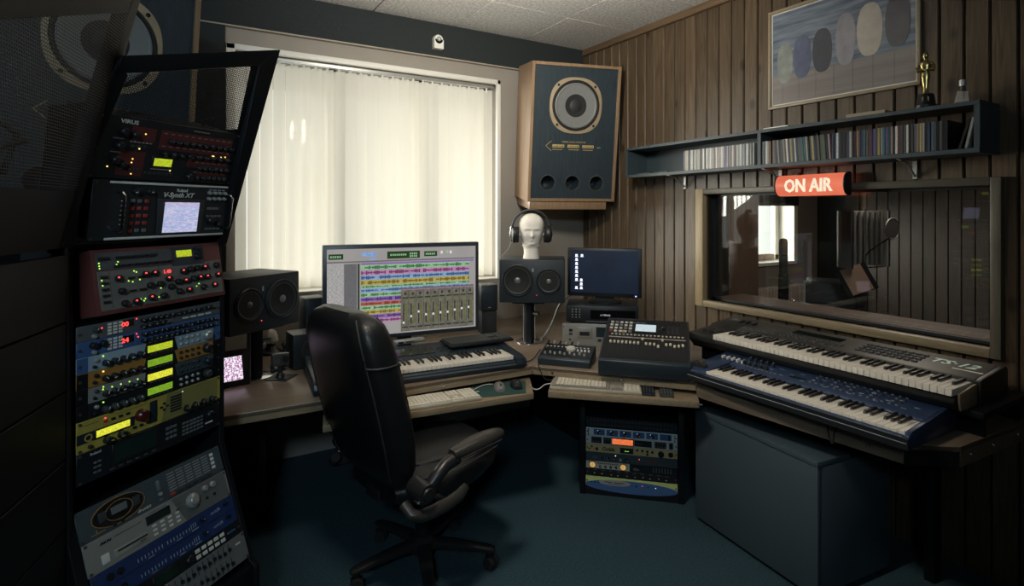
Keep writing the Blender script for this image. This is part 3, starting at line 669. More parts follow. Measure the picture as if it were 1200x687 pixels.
# ================================================================== COMPUTER KEYBOARDS AND MICE
def computer_keyboard(name, label, x, y, z, yaw, w, d, case_m, key_m, tilt=0.0, mac=False, key2=None):
    t = thing(name, label, 'keyboard', (x, y, z), yaw)
    M = Matrix.Rotation(tilt, 4, 'X')
    MB().box(-w / 2, w / 2, -d / 2, d / 2, 0.0, 0.014, M=Matrix.Translation((0, 0, d / 2 * math.sin(abs(tilt)))) @ M).build('case', case_m, t, bevel=0.004)
    kb = MB(); pitch = (w - 0.016) / 22.6; rows = 6; rp = (d - 0.016) / rows
    for r in range(rows):
        yk = -d / 2 + 0.008 + rp * (r + 0.5); xk = 0.0
        for blk, nn in ((0, 15), (1, 3), (2, 4)):
            xs = -w / 2 + 0.008 + (0, 15.3, 18.6)[blk] * pitch
            k = 0
            while k < nn:
                wd_ = 1
                if blk == 0 and r == 0 and k == 4: wd_ = 6
                if not (blk == 1 and r == 2) and not (blk == 1 and r == 1 and k != 1) :
                    kb.box(xs + pitch * k + 0.001, xs + pitch * (k + wd_) - 0.001, yk - rp * 0.44, yk + rp * 0.44, 0.014, 0.021, 1 if key2 and (blk == 0 and (k in (0, 14) or r == 0) or blk == 1) else 0, M=Matrix.Translation((0, 0, d / 2 * math.sin(abs(tilt)))) @ M)
                k += wd_
    kb.build('keys', [key_m, key2] if key2 else key_m, t, kind='stuff')
    return t
BEIGE = mat('beige_plastic', (0.40, 0.36, 0.28), 0.5, 0, 0.05)
BEIGEK = mat('pale_beige_key', (0.72, 0.67, 0.55), 0.5, 0, 0.05)
BEIGEG = mat('grey_beige_key', (0.27, 0.25, 0.21), 0.5, 0, 0.05)
t = computer_keyboard('computer_keyboard', 'white computer keyboard on the pull-out tray beside the green mouse mat', 1.025, 2.425, ty, 185, 0.44, 0.145, BEIGE, BEIGEK)
t = computer_keyboard('computer_keyboard', 'beige computer keyboard on the tray below the digital mixer', 1.82, 2.205, ty, 222.5, 0.45, 0.165, BEIGE, BEIGEK, key2=BEIGEG)
t = computer_keyboard('computer_keyboard', 'black computer keyboard lying on top of the piano keyboard', 1.452, 2.80, 0.812, 183, 0.38, 0.17, BLK, DGREY)
for lab, x, y, w_, n_ in (('black number pad next to the beige keyboard, nearer to it', 1.995, 2.015, 0.062, 4), ('dark green-grey number pad at the outer end of the mixer tray', 2.055, 1.955, 0.066, 4)):
    p = thing('number_pad', lab, 'keypad', (x, y, ty), 222.5)
    MB().box(-w_ / 2, w_ / 2, -0.065, 0.065, 0, 0.012).build('case', BLK if w_ < 0.064 else mat('green_grey_plastic', (0.03, 0.045, 0.042), 0.5), p, bevel=0.003)
    kk = MB().box(-0.0058, 0.0058, -0.0085, 0.0085, 0.012, 0.018).mesh('keypad_key', DGREY if w_ > 0.064 else NAVY, bevel=0.0015, seg=1)
    for i in range(n_):
        for j in range(5): link('keypad_key', kk, p, (-0.0215 + 0.0143 * i, -0.046 + 0.021 * j, 0))
mm_ = thing('mouse_mat', 'dark green mouse mat on the pull-out tray', 'mouse mat', (1.40, 2.40, ty), 185)
MB().prism([(-0.17, -0.045), (0.075, -0.085), (0.165, 0.095), (-0.12, 0.135)], 0, 0.003).build('mat_sheet', mat('dark_green_cloth', (0.02, 0.06, 0.055), 0.8, 0, 0.2, 150), mm_)
def mouse(label, x, y, yaw, m1, m2):
    t = thing('computer_mouse', label, 'mouse', (x, y, ty + 0.003), yaw)
    rings = []
    for k in range(9):
        u = k / 8; yy_ = -0.055 + 0.11 * u; wv = 0.031 * math.sin(math.pi * (0.12 + 0.76 * u)) ** 0.5; hv = 0.034 * math.sin(math.pi * (0.14 + 0.72 * u)) ** 0.8
        rings.append([(wv * math.cos(a_), yy_, 0.0005 + max(0, hv * math.sin(a_))) for a_ in [math.pi * j / 8 for j in range(9)]])
    MB().loft(rings).build('shell', m1, t, smooth=True)
    MB().cyl((-0.004, -0.028, 0.026), (0.004, -0.028, 0.026), 0.010, n=12).build('scroll_wheel', m2, t, smooth=True)
    return t
mouse('grey silver-topped computer mouse on the green mat', 1.385, 2.425, 200, mat('mouse_silver', (0.24, 0.24, 0.23), 0.35, 0.3), BLK)
mouse('black computer mouse on the green mat, right beside the silver one', 1.478, 2.418, 200, BLK, DGREY)

# ================================================================== SCREENS
tv = thing('large_monitor', 'large flat screen showing colourful audio tracks and a mixer window', 'monitor', (1.135, 3.09, DZ), 187)
TW, TH, TB = 0.91, 0.54, 0.10
MB().box(-TW / 2, TW / 2, 0.0, 0.045, TB, TB + TH).build('bezel', mat('dark_steel_bezel', (0.035, 0.045, 0.055), 0.35), tv, bevel=0.006)
MB().box(-0.14, 0.14, -0.06, 0.14, 0, 0.012).build('foot_plate', BLK, tv, bevel=0.004)
MB().box(-0.04, 0.04, 0.02, 0.05, 0.01, TB + 0.05).build('neck', BLK, tv)
def flatglow(name, col, st=1.0, dark=None, sc=80, stretch=(1, 1, 1)): return glow(name, col, st, dark, sc, stretch)
daw = [flatglow('daw_grey', (0.40, 0.38, 0.37), .8, (0.38, 0.36, 0.35), 5), flatglow('daw_list', (0.58, 0.56, 0.55), .8, (0.30, 0.29, 0.29), 90, (1, 1, 5)),
       flatglow('daw_dark', (0.03, 0.05, 0.02), .8, (0.02, 0.03, 0.015), 60), flatglow('daw_green', (0.36, 0.62, 0.36), .8),
       flatglow('daw_pink', (0.58, 0.30, 0.52), .8), flatglow('daw_blue', (0.30, 0.46, 0.70), .8),
       flatglow('daw_gold', (0.55, 0.45, 0.12), .8), flatglow('daw_purple', (0.30, 0.18, 0.50), .8),
       flatglow('daw_red', (0.55, 0.16, 0.12), .8), flatglow('daw_mixer', (0.20, 0.18, 0.15), .8, (0.14, 0.13, 0.11), 40),
       flatglow('daw_meter', (0.16, 0.17, 0.05), .8), flatglow('daw_white', (0.8, 0.8, 0.8), .9, (0.7, 0.7, 0.7)), flatglow('daw_names', (0.22, 0.21, 0.22), .8, (0.10, 0.10, 0.11), 130, (1, 1, 4)),
       flatglow('daw_time', (0.02, 0.05, 0.012), .9), flatglow('daw_button_blue', (0.18, 0.36, 0.75), .8, (0.35, 0.5, 0.8), 120)] + [flatglow('daw_wave_%d' % i, c_, .8) for i, c_ in enumerate(((0.04, 0.16, 0.06), (0.20, 0.02, 0.12), (0.03, 0.09, 0.25), (0.18, 0.12, 0.01), (0.07, 0.02, 0.16), (0.22, 0.03, 0.02)))]
sc = MB(); X0, X1, Z0, Z1 = -TW / 2 + 0.022, TW / 2 - 0.022, TB + 0.024, TB + TH - 0.024
SW, SH = X1 - X0, Z1 - Z0
lay = [0]
def q(u0, u1, v0, v1, mi, lv=1):
    y_ = -0.0004 - 0.0003 * lv
    sc.box(X0 + SW * u0, X0 + SW * u1, y_, 0.0, Z1 - SH * v1, Z1 - SH * v0, mi)
q(0, 1, 0, 1, 0, 0)
q(0.01, 0.1, 0.055, 0.115, 13); q(0.12, 0.2, 0.05, 0.07, 0); q(0.215, 0.31, 0.045, 0.09, 14); q(0.38, 0.60, 0.04, 0.125, 13); q(0.63, 0.72, 0.05, 0.11, 13)
q(0.745, 0.76, 0.05, 0.085, 11); q(0.785, 0.80, 0.045, 0.08, 3); q(0.81, 0.825, 0.05, 0.085, 11); q(0.265, 0.31, 0.11, 0.13, 14)
q(0.0, 0.10, 0.16, 0.99, 1); q(0.0, 0.99, 0.14, 0.155, 12); q(0.105, 0.185, 0.17, 0.99, 12); q(0.19, 0.202, 0.17, 0.99, 2)
q(0.21, 0.985, 0.165, 0.185, 7)
trk = [3, 4, 5, 6, 3, 5, 3, 7, 8, 3, 6, 7, 4]
vv = 0.19
for i, c in enumerate(trk):
    hgt = (0.06, 0.058, 0.055, 0.06, 0.035, 0.05, 0.05, 0.055, 0.045, 0.05, 0.05, 0.05, 0.05)[i]
    q(0.21, 0.955, vv, vv + hgt - 0.004, c, 1)
    q(0.46, 0.462, vv, vv + hgt - 0.004, 0, 2); q(0.69, 0.692, vv, vv + hgt - 0.004, 0, 2)
    for j in range(74):
        if (i * 7 + j) % 23 in (0, 1): continue
        ha = (hgt - 0.004) * 0.5; am_ = ha * random.uniform(0.15, 0.8)
        sc.box(X0 + SW * (0.212 + 0.01 * j), X0 + SW * (0.2205 + 0.01 * j), -0.0011, -0.0006, Z1 - SH * (vv + ha + am_), Z1 - SH * (vv + ha - am_), 15 + (c - 3))
    vv += hgt
q(0.21, 0.985, vv, 0.99, 0, 1)
q(0.47, 0.985, 0.475, 0.985, 9, 3); q(0.47, 0.985, 0.475, 0.49, 12, 4); q(0.47, 0.985, 0.495, 0.5, 4, 4)
for i in range(10):
    u = 0.475 + 0.051 * i
    q(u + 0.047, u + 0.049, 0.50, 0.98, 2, 4); q(u + 0.004, u + 0.044, 0.585, 0.60, 2, 4); q(u + 0.004, u + 0.044, 0.93, 0.945, 2, 4); q(u + 0.004, u + 0.044, 0.605, 0.617, 10, 4)
    q(u + 0.01, u + 0.018, 0.66, 0.90, 2, 4); q(u + 0.028, u + 0.04, 0.66, 0.90, 10, 4)
    fv = (0.87, 0.8, 0.75, 0.79, 0.79, 0.78, 0.78, 0.76, 0.75, 0.74)[i]
    q(u + 0.008, u + 0.02, fv, fv + 0.025, 11, 5)
    q(u + 0.018, u + 0.032, 0.53, 0.56, 2, 4)
for u0, u1, v_ in ((0.02, 0.09, 0.075), (0.40, 0.50, 0.07), (0.53, 0.58, 0.06), (0.53, 0.58, 0.09), (0.64, 0.70, 0.07)):
    k_ = 0
    while u0 + 0.014 * k_ < u1: q(u0 + 0.014 * k_, u0 + 0.014 * k_ + 0.009, v_, v_ + 0.022, 3, 4); k_ += 1
sc.build('screen', daw, tv)
m2_ = thing('small_monitor', 'smaller black monitor with a nearly empty dark screen on top of the black receiver', 'monitor', (2.352, 2.765, 0.964), 227)
MB().box(-0.235, 0.235, -0.02, 0.02, 0.035, 0.345).build('bezel', BLK, m2_, bevel=0.005)
MB().box(-0.215, 0.215, -0.0215, -0.0195, 0.06, 0.33).build('screen', SCR_BLUE, m2_)
MB().lathe([(0.11, 0), (0.11, 0.008), (0.09, 0.012)], 24, sy=0.75).build('foot_plate', BLK, m2_, smooth=True)
MB().box(-0.06, 0.06, 0.0, 0.03, 0.01, 0.1).build('neck', BLK, m2_)
ic = MB()
for i in range(7): ic.box(-0.182, -0.168, -0.0222, -0.0214, 0.293 - 0.026 * i, 0.305 - 0.026 * i); ic.box(-0.185, -0.165, -0.0222, -0.0214, 0.288 - 0.026 * i, 0.291 - 0.026 * i)
for (x_, z_) in ((-0.140, 0.293), (-0.176, 0.085), (-0.145, 0.085), (-0.145, 0.11), (-0.145, 0.135)): ic.box(x_ - .007, x_ + .007, -0.0222, -0.0214, z_, z_ + .012); ic.box(x_ - .01, x_ + .01, -0.0222, -0.0214, z_ - .005, z_ - .002)
ic.build('desktop_icons', LEDW, m2_, kind='stuff')
MB().box(0.195, 0.205, -0.0212, -0.0195, 0.043, 0.050).build('power_light', LEDB, m2_)

# ================================================================== DESK-SIDE GEAR
dk = thing('tape_deck', 'silver grey rack tape deck under the black receiver', 'tape deck', (2.233, 2.647, DZ), 220)
MB().box(-0.22, 0.22, 0.005, 0.29, 0.005, 0.132).build('chassis', GREY, dk, bevel=0.003)
DKP = mat('warm_silver_panel', (0.30, 0.29, 0.26), 0.4, 0.3, 0.05)
MB().box(-0.2415, 0.2415, 0, 0.005, 0, 0.134).build('front_panel', DKP, dk, bevel=0.001)
MB().box(-0.15, -0.06, -0.008, 0.0, 0.048, 0.112).build('cassette_door', DKP, dk, bevel=0.003)
MB().box(-0.135, -0.075, -0.0095, -0.0075, 0.062, 0.086).build('cassette_window', BLK, dk)
MB().box(-0.035, 0.12, -0.002, 0, 0.055, 0.115).build('display', mat('dark_display', (0.02, 0.03, 0.035), 0.2), dk)
for k in range(5): MB().box(-0.025 + 0.03 * k, -0.003 + 0.03 * k, -0.006, 0, 0.028, 0.042).build('button', BLK, dk)
MB().box(-0.2, -0.18, -0.005, 0, 0.085, 0.1).box(-0.2, -0.18, -0.004, 0, 0.065, 0.074).box(-0.2, -0.19, -0.004, 0, 0.03, 0.04).build('power_button', BLK, dk)
for k in range(2): knob(dk, 0.17 + 0.035 * k, 0.07, 0.013, 0.016, SILV)
for sx in (-1, 1):
    for zz in (0.02, 0.115): MB().cyl((0.233 * sx, -0.002, zz), (0.233 * sx, 0.003, zz), 0.004, n=8).build('screw', CHROME, dk)
rc = thing('receiver', 'black receiver standing on the silver tape deck', 'receiver', (2.238, 2.652, DZ + 0.134), 220)
MB().box(-0.22, 0.22, 0.0, 0.28, 0.008, 0.108).build('case', BLK, rc, bevel=0.005)
MB().box(-0.07, 0.20, -0.003, 0.0, 0.03, 0.085).build('display_window', mat('glossy_black', (0.006, 0.006, 0.007), 0.1), rc)
bs = MB()
for i in range(3):
    for j in range(4): bs.cyl((-0.18 + 0.022 * i, -0.003, 0.038 + 0.016 * j), (-0.18 + 0.022 * i, 0, 0.038 + 0.016 * j), 0.003, n=8)
bs.build('buttons', WHITE, rc, kind='stuff')
MB().box(-0.01, 0.05, -0.0035, -0.002, 0.05, 0.06).build('display_digits', glow('dim_digits', (0.5, 0.5, 0.55), 0.8, (0.02, 0.02, 0.02), 180), rc)
MB().box(-0.1, 0.12, -0.012, 0.02, 0.008, 0.018).build('front_lip', DGREY, rc, bevel=0.003)
for sx in (-1, 1):
    for yy_ in (0.03, 0.25): MB().cyl((0.18 * sx, yy_, 0), (0.18 * sx, yy_, 0.008), 0.015, n=10).build('foot', RUB, rc)

mx_ = thing('digital_mixer', 'black digital mixer with a lit display and rows of buttons on the angled desk', 'mixer', (2.158 - 0.18 * 0.731, 2.197 - 0.18 * 0.682, DZ), 227)
MB().prism([(-0.06, 0.0), (-0.06, 0.075), (-0.045, 0.083), (0.40, 0.205), (0.42, 0.195), (0.42, 0.0)], -0.225, 0.225, M=MX).build('case', NAVY, mx_, bevel=0.005)
th_ = math.atan2(0.122, 0.445)
def on_mx(x, v, up=0.0): return (x, -0.045 + v * math.cos(th_) - up * math.sin(th_), 0.083 + v * math.sin(th_) + up * math.cos(th_))
RX = (th_, 0, 0)
MXP = MB().box(-0.215, 0.215, 0.01, 0.45, 0, 0.002).build('top_panel', BLK, mx_, loc=on_mx(0, 0), rot=RX)
MB().box(-0.075, 0.065, 0.29, 0.39, 0.002, 0.006).build('display_frame', BLK, mx_, loc=on_mx(0, 0), rot=RX)
MB().box(-0.06, 0.05, 0.30, 0.38, 0.006, 0.007).build('display', SCR_PALE, mx_, loc=on_mx(0, 0), rot=RX)
ybt = mat('cream_button', (0.62, 0.56, 0.42), 0.5); b = MB()
kc = MB().box(-0.0055, 0.0055, -0.004, 0.004, 0, 0.006).mesh('channel_button', ybt, bevel=0.001, seg=1)
for i in range(19):
    link('channel_button', kc, mx_, on_mx(-0.18 + 0.0205 * i, 0.255, 0.002), RX)
cap = MB().box(-0.006, 0.006, -0.010, 0.010, 0, 0.010).mesh('fader_cap', ybt, bevel=0.002, seg=1)
for i in range(19):
    v = 0.165 + (0.0 if i < 8 else (-0.004 if i in (9, 10, 11) else random.uniform(-0.03, 0.02)))
    if i in (8, 13): v = 0.21
    link('fader_cap', cap, mx_, on_mx(-0.18 + 0.0205 * i, v, 0.002), RX)
b = MB()
for i in range(19): b.box(-0.181 + 0.0205 * i, -0.179 + 0.0205 * i, 0.05, 0.21, 0.002, 0.0026)
b.build('fader_slots', mat('slot_grey', (0.05, 0.05, 0.05), 0.6), mx_, loc=on_mx(0, 0), rot=RX, kind='stuff')
MB().box(-0.195, 0.205, 0.225, 0.232, 0.002, 0.003).build('level_line', mat('pale_line', (0.5, 0.42, 0.36), 0.5), mx_, loc=on_mx(0, 0), rot=RX)
b = MB()
for i in range(5):
    for j in range(4):
        b.box(-0.20 + 0.026 * i, -0.184 + 0.026 * i, 0.285 + 0.036 * j, 0.297 + 0.036 * j, 0.002, 0.008, 0 if (i + j) % 4 else 1)
for i in range(3):
    for j in range(4): b.box(0.11 + 0.022 * i, 0.124 + 0.022 * i, 0.29 + 0.025 * j, 0.302 + 0.025 * j, 0.002, 0.006, 2)
for i in range(16): b.box(-0.19 + 0.024 * i, -0.178 + 0.024 * i, 0.43, 0.438, 0.002, 0.008, 2)
b.build('buttons', [CREAM, mat('pale_grey_button', (0.3, 0.28, 0.26), 0.5), DGREY], mx_, loc=on_mx(0, 0), rot=RX, kind='stuff')
MB().box(-0.20, -0.186, 0.283, 0.297, 0.002, 0.009).build('record_button', RED, mx_, loc=on_mx(0, 0), rot=RX)
MB().box(-0.13, -0.116, 0.283, 0.297, 0.002, 0.009).build('play_button', GOLD, mx_, loc=on_mx(0, 0), rot=RX)
knob(mx_, 0, 0, 0.014, 0.016, BLK, WHITE, flat=True).location = on_mx(0.085, 0.335, 0.002)
bt = MB()
for i in range(10): bt.box(-0.12 + 0.012 * i, -0.113 + 0.012 * i, 0.405, 0.408, 0.002, 0.0024)
bt.build('panel_print', WHITE, mx_, loc=on_mx(0, 0), rot=RX, kind='stuff')

cs = thing('control_surface', 'small black control surface with a large silver dial, left of the digital mixer', 'controller', (1.757, 2.408, DZ), 228.5)
MB().prism([(0.0, 0.0), (0.0, 0.035), (0.012, 0.045), (0.19, 0.075), (0.205, 0.068), (0.205, 0.0)], -0.135, 0.150, M=MX).build('case', mat('teal_black_case', (0.02, 0.032, 0.04), 0.4), cs, bevel=0.006, seg=3)
tc_ = math.atan2(0.03, 0.178)
def on_cs(x, v, up=0.0): return (x, 0.012 + v, 0.045 + v * 0.1685 + up)
MB().box(-0.127, 0.143, 0.01, 0.172, 0, 0.0012).build('top_panel', BLK, cs, loc=on_cs(0, 0), rot=(tc_, 0, 0))
MB().lathe([(0.026, 0), (0.026, 0.012), (0.022, 0.015), (0.019, 0.0135)], 28).build('jog_dial', mat('pale_dial', (0.62, 0.58, 0.50), 0.4), cs, loc=on_cs(0.025, 0.105, 0.001), rot=(tc_, 0, 0), smooth=True)
for i in range(9):
    knob(cs, 0, 0, 0.0065, 0.012, SILV, flat=True).location = on_cs(-0.105 + 0.027 * i, 0.035 + 0.012 * (i % 2), 0.001)
for i in range(5):
    knob(cs, 0, 0, 0.006, 0.011, BLK, WHITE, flat=True).location = on_cs(-0.11 + 0.022 * i, 0.085, 0.001)
for i in range(4):
    knob(cs, 0, 0, 0.006, 0.011, CREAM, flat=True).location = on_cs(0.066 + 0.02 * i, 0.09, 0.001)
for i in range(6): MB().cyl((-0.12 + 0.034 * i, 0.18, 0.076), (-0.12 + 0.034 * i, 0.205, 0.084), 0.006, n=10).build('cable_plug', SILV if i % 2 else BLK, cs, smooth=True)
b = MB()
for i in range(12): b.cb(on_cs(-0.115 + 0.021 * i, 0.135, 0.002), (0.010, 0.006, 0.003))
b.build('buttons', CREAM, cs, kind='stuff')

# grey cupboard under the keyboards
CUPB = mat('blue_grey_laminate', (0.060, 0.088, 0.105), 0.42, 0, 0.06)
cu = thing('grey_cupboard', 'low blue-grey cupboard on the floor under the keyboard desk', 'cupboard', (2.195, 1.593, 0), 276)
MB().box(-0.333, 0.333, 0.022, 0.46, 0.03, 0.535).build('carcass', CUPB, cu, bevel=0.002)
MB().box(-0.333, 0.333, 0.0, 0.02, 0.02, 0.537).build('door', CUPB, cu, bevel=0.002)
MB().box(-0.335, 0.335, -0.003, 0.19, 0.5385, 0.56).build('top_board', CUPB, cu, bevel=0.002)
for sx in (-1, 1):
    for yy_ in (0.05, 0.42): MB().box(0.30 * sx - 0.02, 0.30 * sx + 0.02, yy_ - 0.02, yy_ + 0.02, 0, 0.03).build('foot', RUB, cu)

# ================================================================== LOUDSPEAKERS
VEN = wood('walnut_veneer', (0.24, 0.15, 0.085), (0.34, 0.22, 0.13), 'Z', 5, 0.4)
ASH = wood('blue_black_ash', (0.022, 0.033, 0.042), (0.040, 0.056, 0.067), 'Z', 7, 0.4, dist=4.0)
CONE = mat('speaker_cone', (0.19, 0.195, 0.19), 0.55, 0, 0.1, 40)
RINGM = mat('cream_metal_ring', (0.42, 0.33, 0.22), 0.4, 0.2)
GOLDP = mat('gold_print', (0.62, 0.47, 0.20), 0.4, 0.3)
def big_speaker(label, loc, yaw, tilt, brackets):
    W_, H_, D_ = 0.68, 0.99, 0.36
    t = thing('studio_loudspeaker', label, 'loudspeaker', loc, yaw, tilt, 'big wall loudspeakers')
    b = MB(); e = 0.022; h = H_
    b.box(-W_ / 2, -W_ / 2 + e, 0, D_, 0, h); b.box(W_ / 2 - e, W_ / 2, 0, D_, 0, h); b.box(-W_ / 2 + e, W_ / 2 - e, 0, D_, h - e, h); b.box(-W_ / 2 + e, W_ / 2 - e, 0, D_, 0, e)
    b.box(-W_ / 2 + e, W_ / 2 - e, D_ - 0.02, D_, e, h - e)
    b.build('cabinet', VEN, t, bevel=0.002, seg=1)
    MB().box(-W_ / 2 + 0.02, W_ / 2 - 0.06, 0.012, D_ - 0.01, -0.06, -0.001).build('plinth', VEN, t, bevel=0.002)
    # baffle with the three real port holes
    ports = [(-0.19, 0.135), (0.0, 0.135), (0.19, 0.135)]; pr = 0.056
    bf = MB(); x0, x1, z0, z1 = -W_ / 2 + e, W_ / 2 - e, e, h - e; ya = 0.012
    xs = [x0, -0.285, -0.095, 0.095, 0.285, x1]
    bf.box(x0, x1, ya, ya + 0.02, 0.235, z1); bf.box(x0, x1, ya, ya + 0.02, z0, 0.04); bf.box(x0, xs[1], ya, ya + 0.02, 0.04, 0.235); bf.box(xs[4], x1, ya, ya + 0.02, 0.04, 0.235)
    n = 24
    for (px, pz) in ports:
        sq = []
        for k in range(n):
            a_ = 2 * math.pi * k / n; c_, s_ = math.cos(a_), math.sin(a_); f_ = 1 / max(abs(c_), abs(s_)); sq.append((px + 0.095 * c_ * f_, ya, pz + (0.0975 if True else 0) * s_ * f_ + 0.0025))
        ci = [(px + pr * math.cos(2 * math.pi * k / n), ya, pz + pr * math.sin(2 * math.pi * k / n)) for k in range(n)]
        cib = [(x, 0.16, z) for x, y, z in ci]
        bf.add(sq + ci + cib, [(k, (k + 1) % n, n + (k + 1) % n, n + k) for k in range(n)] + [(n + k, n + (k + 1) % n, 2 * n + (k + 1) % n, 2 * n + k) for k in range(n)] + [tuple(range(2 * n, 3 * n))])
    bf.build('baffle', ASH, t)
    for (px, pz) in ports:
        pts = [(px + pr * math.cos(R(15 * k)), ya - 0.001, pz + pr * math.sin(R(15 * k))) for k in range(25)]
        MB().tube(pts, 0.004, 6).build('port_ring', mat('dark_port_ring', (0.06, 0.065, 0.06), 0.5), t, smooth=True)
    dz = 0.695
    Mx = Matrix.Translation((0, ya, dz)) @ Matrix.Rotation(R(90), 4, 'X')
    # cream chassis: rounded square frame
    fr = MB(); vs = []; m_ = 64
    def sup(r, p): return [((abs(math.cos(a_)) ** p) * math.copysign(r, math.cos(a_)), (abs(math.sin(a_)) ** p) * math.copysign(r, math.sin(a_))) for a_ in [2 * math.pi * k / m_ for k in range(m_)]]
    o1 = sup(0.200, 0.80); i1 = [(0.182 * math.cos(2 * math.pi * k / m_), 0.182 * math.sin(2 * math.pi * k / m_)) for k in range(m_)]
    for pts, zz in ((o1, 0.0), (o1, 0.008), (i1, 0.010), (i1, 0.0)): vs += [(x, y, zz) for x, y in pts]
    fs = []
    for j in range(3):
        for k in range(m_): fs.append((j * m_ + k, j * m_ + (k + 1) % m_, (j + 1) * m_ + (k + 1) % m_, (j + 1) * m_ + k))
    fr.add(vs, fs, 0, Mx); ring = fr.build('driver_frame', RINGM, t, smooth=True)
    for sx in (-1, 1):
        for sz in (-1, 1): MB().cyl((0.140 * sx, -0.006 + ya, dz + 0.140 * sz), (0.140 * sx, ya - 0.014, dz + 0.140 * sz), 0.009, n=8).build('bolt', BLK, ring, smooth=True)
    MB().lathe([(0.1825, 0.002), (0.178, 0.012), (0.170, 0.014), (0.163, 0.006), (0.158, 0.004)], 48, M=Mx).build('surround', RUB, t, smooth=True)
    b = MB(); prf = [(0.162, 0.006), (0.154, 0.011), (0.147, 0.008), (0.14, 0.0065), (0.055, -0.003), (0.052, -0.003)]
    n = 48
    for j in range(len(prf) - 1):
        vs = []
        for r_, h_ in (prf[j], prf[j + 1]):
            for k in range(n): vs.append((r_ * math.cos(2 * math.pi * k / n), r_ * math.sin(2 * math.pi * k / n), h_ + 0.004))
        b.add(vs, [(k, (k + 1) % n, n + (k + 1) % n, n + k) for k in range(n)], 0, Mx)
    b.build('cone', CONE, t, smooth=True)
    MB().lathe([(0.056, -0.001), (0.050, 0.003), (0.03, 0.009), (0.003, 0.012)], 32, M=Mx).build('dust_cap', mat('black_dust_cap', (0.02, 0.02, 0.022), 0.6), t, smooth=True)
    # printed control legend and plates
    b = MB()
    for i in range(3): b.box(-0.165 + 0.115 * i, -0.075 + 0.115 * i, ya - 0.004, ya, 0.392, 0.414)
    b.build('switch_plates', GOLDP, t, bevel=0.001, seg=1)
    b = MB(); random.seed(3)
    for i in range(3):
        for j in range(6): b.box(-0.16 + 0.115 * i + 0.014 * j, -0.152 + 0.115 * i + 0.014 * j, ya - 0.0046, ya - 0.0038, 0.398, 0.402 + 0.002 * (j % 3))
    b.build('switch_slots', BLK, t)
    b = MB()
    b.box(0.18, 0.21, ya - 0.001, ya, 0.396, 0.40).box(-0.165, -0.09, ya - 0.001, ya, 0.376, 0.380).box(-0.04, 0.04, ya - 0.001, ya, 0.376, 0.380).box(0.07, 0.15, ya - 0.001, ya, 0.376, 0.380)
    for s_ in (-1, 1):
        Mr = Matrix.Translation((-0.215, ya - 0.0006, 0.403)) @ Matrix.Rotation(R(40 * s_), 4, 'Y'); b.box(0, 0.055, -0.0004, 0.0006, -0.0015, 0.0015, 0, Mr)
    b.build('panel_print', GOLDP, t, kind='stuff')
    text('SUPER GOLD MONITOR', t, 0.0, 0.428, 0.017, GOLDP, y=ya - 0.001, align='CENTER')
    for p, q_ in brackets: MB().tube([p, q_], 0.018, 8).build('wall_bracket', BLKM, t, smooth=True)
    return t
def up_from(c, yaw, tilt, d):
    n_ = Vector((math.sin(R(yaw)), math.cos(R(yaw)), 0)); u_ = Vector((0, 0, 1)) * math.cos(R(tilt)) + n_ * math.sin(R(tilt)); return Vector(c) + u_ * d
big_speaker('walnut loudspeaker with blue-black front hung in the corner right of the window', up_from((2.474, 3.231, 2.108), 196, 7.5, -0.495), 196, 7.5, [((0.1, 0.35, 0.5), (0.16, 0.62, 0.5)), ((-0.1, 0.35, 0.8), (-0.1, 0.60, 0.83))])
big_speaker('big loudspeaker seen through the rack mesh at the left of the window', up_from((-0.247, 2.74, 2.02), 160, 7.5, -0.495), 160, 7.5, [((0.0, 0.35, 0.6), (0.3, 0.88, 0.6)), ((0.0, 0.35, 0.8), (0.3, 0.92, 0.85))])

